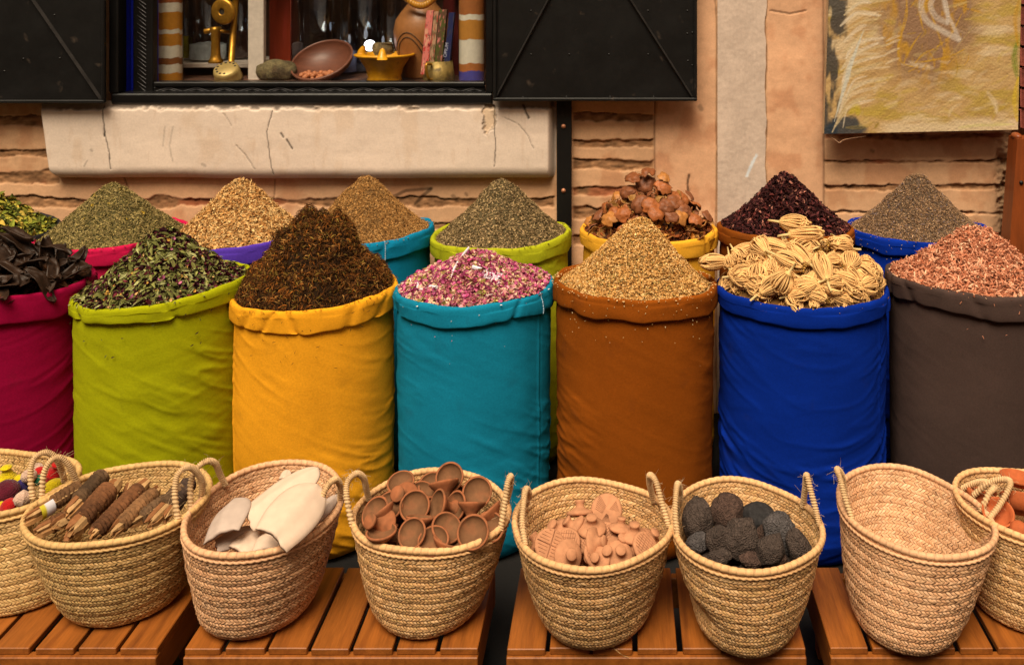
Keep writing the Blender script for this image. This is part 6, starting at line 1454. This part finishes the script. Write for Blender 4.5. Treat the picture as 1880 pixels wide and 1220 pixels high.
toy(75, 365, 130, 90, 'r', 'red crocheted ball at the front rim', (0, -.5, .9), 0, .415); toy(10, 360, 60, 60, 'y', 'small yellow crocheted ball at the left frame edge', (0, -.5, .9), 0, .415); toy(400, 260, 90, 80, 'm', 'small dark red crocheted ball under the yellow dome', (0, -.5, .9), 0, .41); toy(300, 60, 130, 60, 'b', 'pale beige crocheted ball at the back of the toy basket', (0, -.5, .9), 0, .43)
toy(-120, 200, 200, 170, 'r', 'red crocheted ball beyond the left frame edge', (0, -.5, .9), 0, .42)

# terracotta pots
pot_m = clay('bright_terracotta', A(190, 92, 46), blot=(A(222, 150, 110), 12, .62, .75))
def pot(x, y, w, ax, prof, label, z=.43):
    p = at_z(1740 + x / 7.63, 850 + y / 7.63, z); k = w / 7.63 / F * p[1] / 2
    V, Fq = lathe(np.array(prof) * k, 48); return tag(B().add(V @ basis(ax).T + p, Fq).build('terracotta_pot', pot_m), label, 'pot', 'terracotta pots in the right basket')
BOWLP = [(1e-4, -.45), (.6, -.45), (.85, -.1), (1.0, .22), (1.02, .3), (.96, .34), (.88, .3), (.76, 0), (.55, -.25), (1e-4, -.3)]
PLATE = [(1e-4, -.2), (.6, -.2), (.95, .1), (1.0, .2), (.95, .22), (.6, -.05), (1e-4, -.08)]
pot(360, 470, 380, (-.5, -.3, .8), [(1e-4, 1), (.12, .95), (.2, .7), (.6, .2), (1, -.3), (1.02, -.4), (.9, -.4), (1e-4, -.3)], 'orange terracotta cone lid behind the handles', .42)
pot(700, 715, 430, (-.1, -.5, .85), BOWLP, 'small terracotta bowl with a thick rim by the front rim', .435); pot(1010, 560, 520, (.25, .62, .74), BOWLP, 'large terracotta bowl tipped on its side', .44)
pot(1000, 240, 520, (.1, .1, 1), PLATE, 'flat terracotta plate at the back', .46); pot(1020, 930, 300, (.2, -.6, .75), [(1e-4, .6), (.4, .5), (.8, .1), (1, -.5), (.9, -.5), (1e-4, -.2)], 'upturned terracotta dish at the right frame edge', .425)
pot(640, 420, 120, (-.2, -.7, .6), [(1e-4, .8), (.5, .7), (.8, .2), (.6, -.4), (1e-4, -.6)], 'small whitish terracotta knob between the handles', .445); pot(1500, 560, 600, (0, -.3, 1), BOWLP, 'large terracotta bowl beyond the right frame edge', .43)
# strands of straw hanging from the stamp basket and lying about
tag(B().add(*tube(spline([at_z(1125, 1187, HB + .004), at_z(1138, 1198, HB + .003), at_z(1146, 1203, HB - .012), at_y(1156, 1206, 2.125)], 18), .0007, 4)).build('straw_strand', mat('loose_straw', A(200, 150, 90), .8, bumps=())), 'loose straw strand trailing from the bottom of the stamp basket', 'straw')
print('objects', len(bpy.data.objects), 'verts', sum(len(o.data.vertices) for o in bpy.data.objects if o.type == 'MESH'))
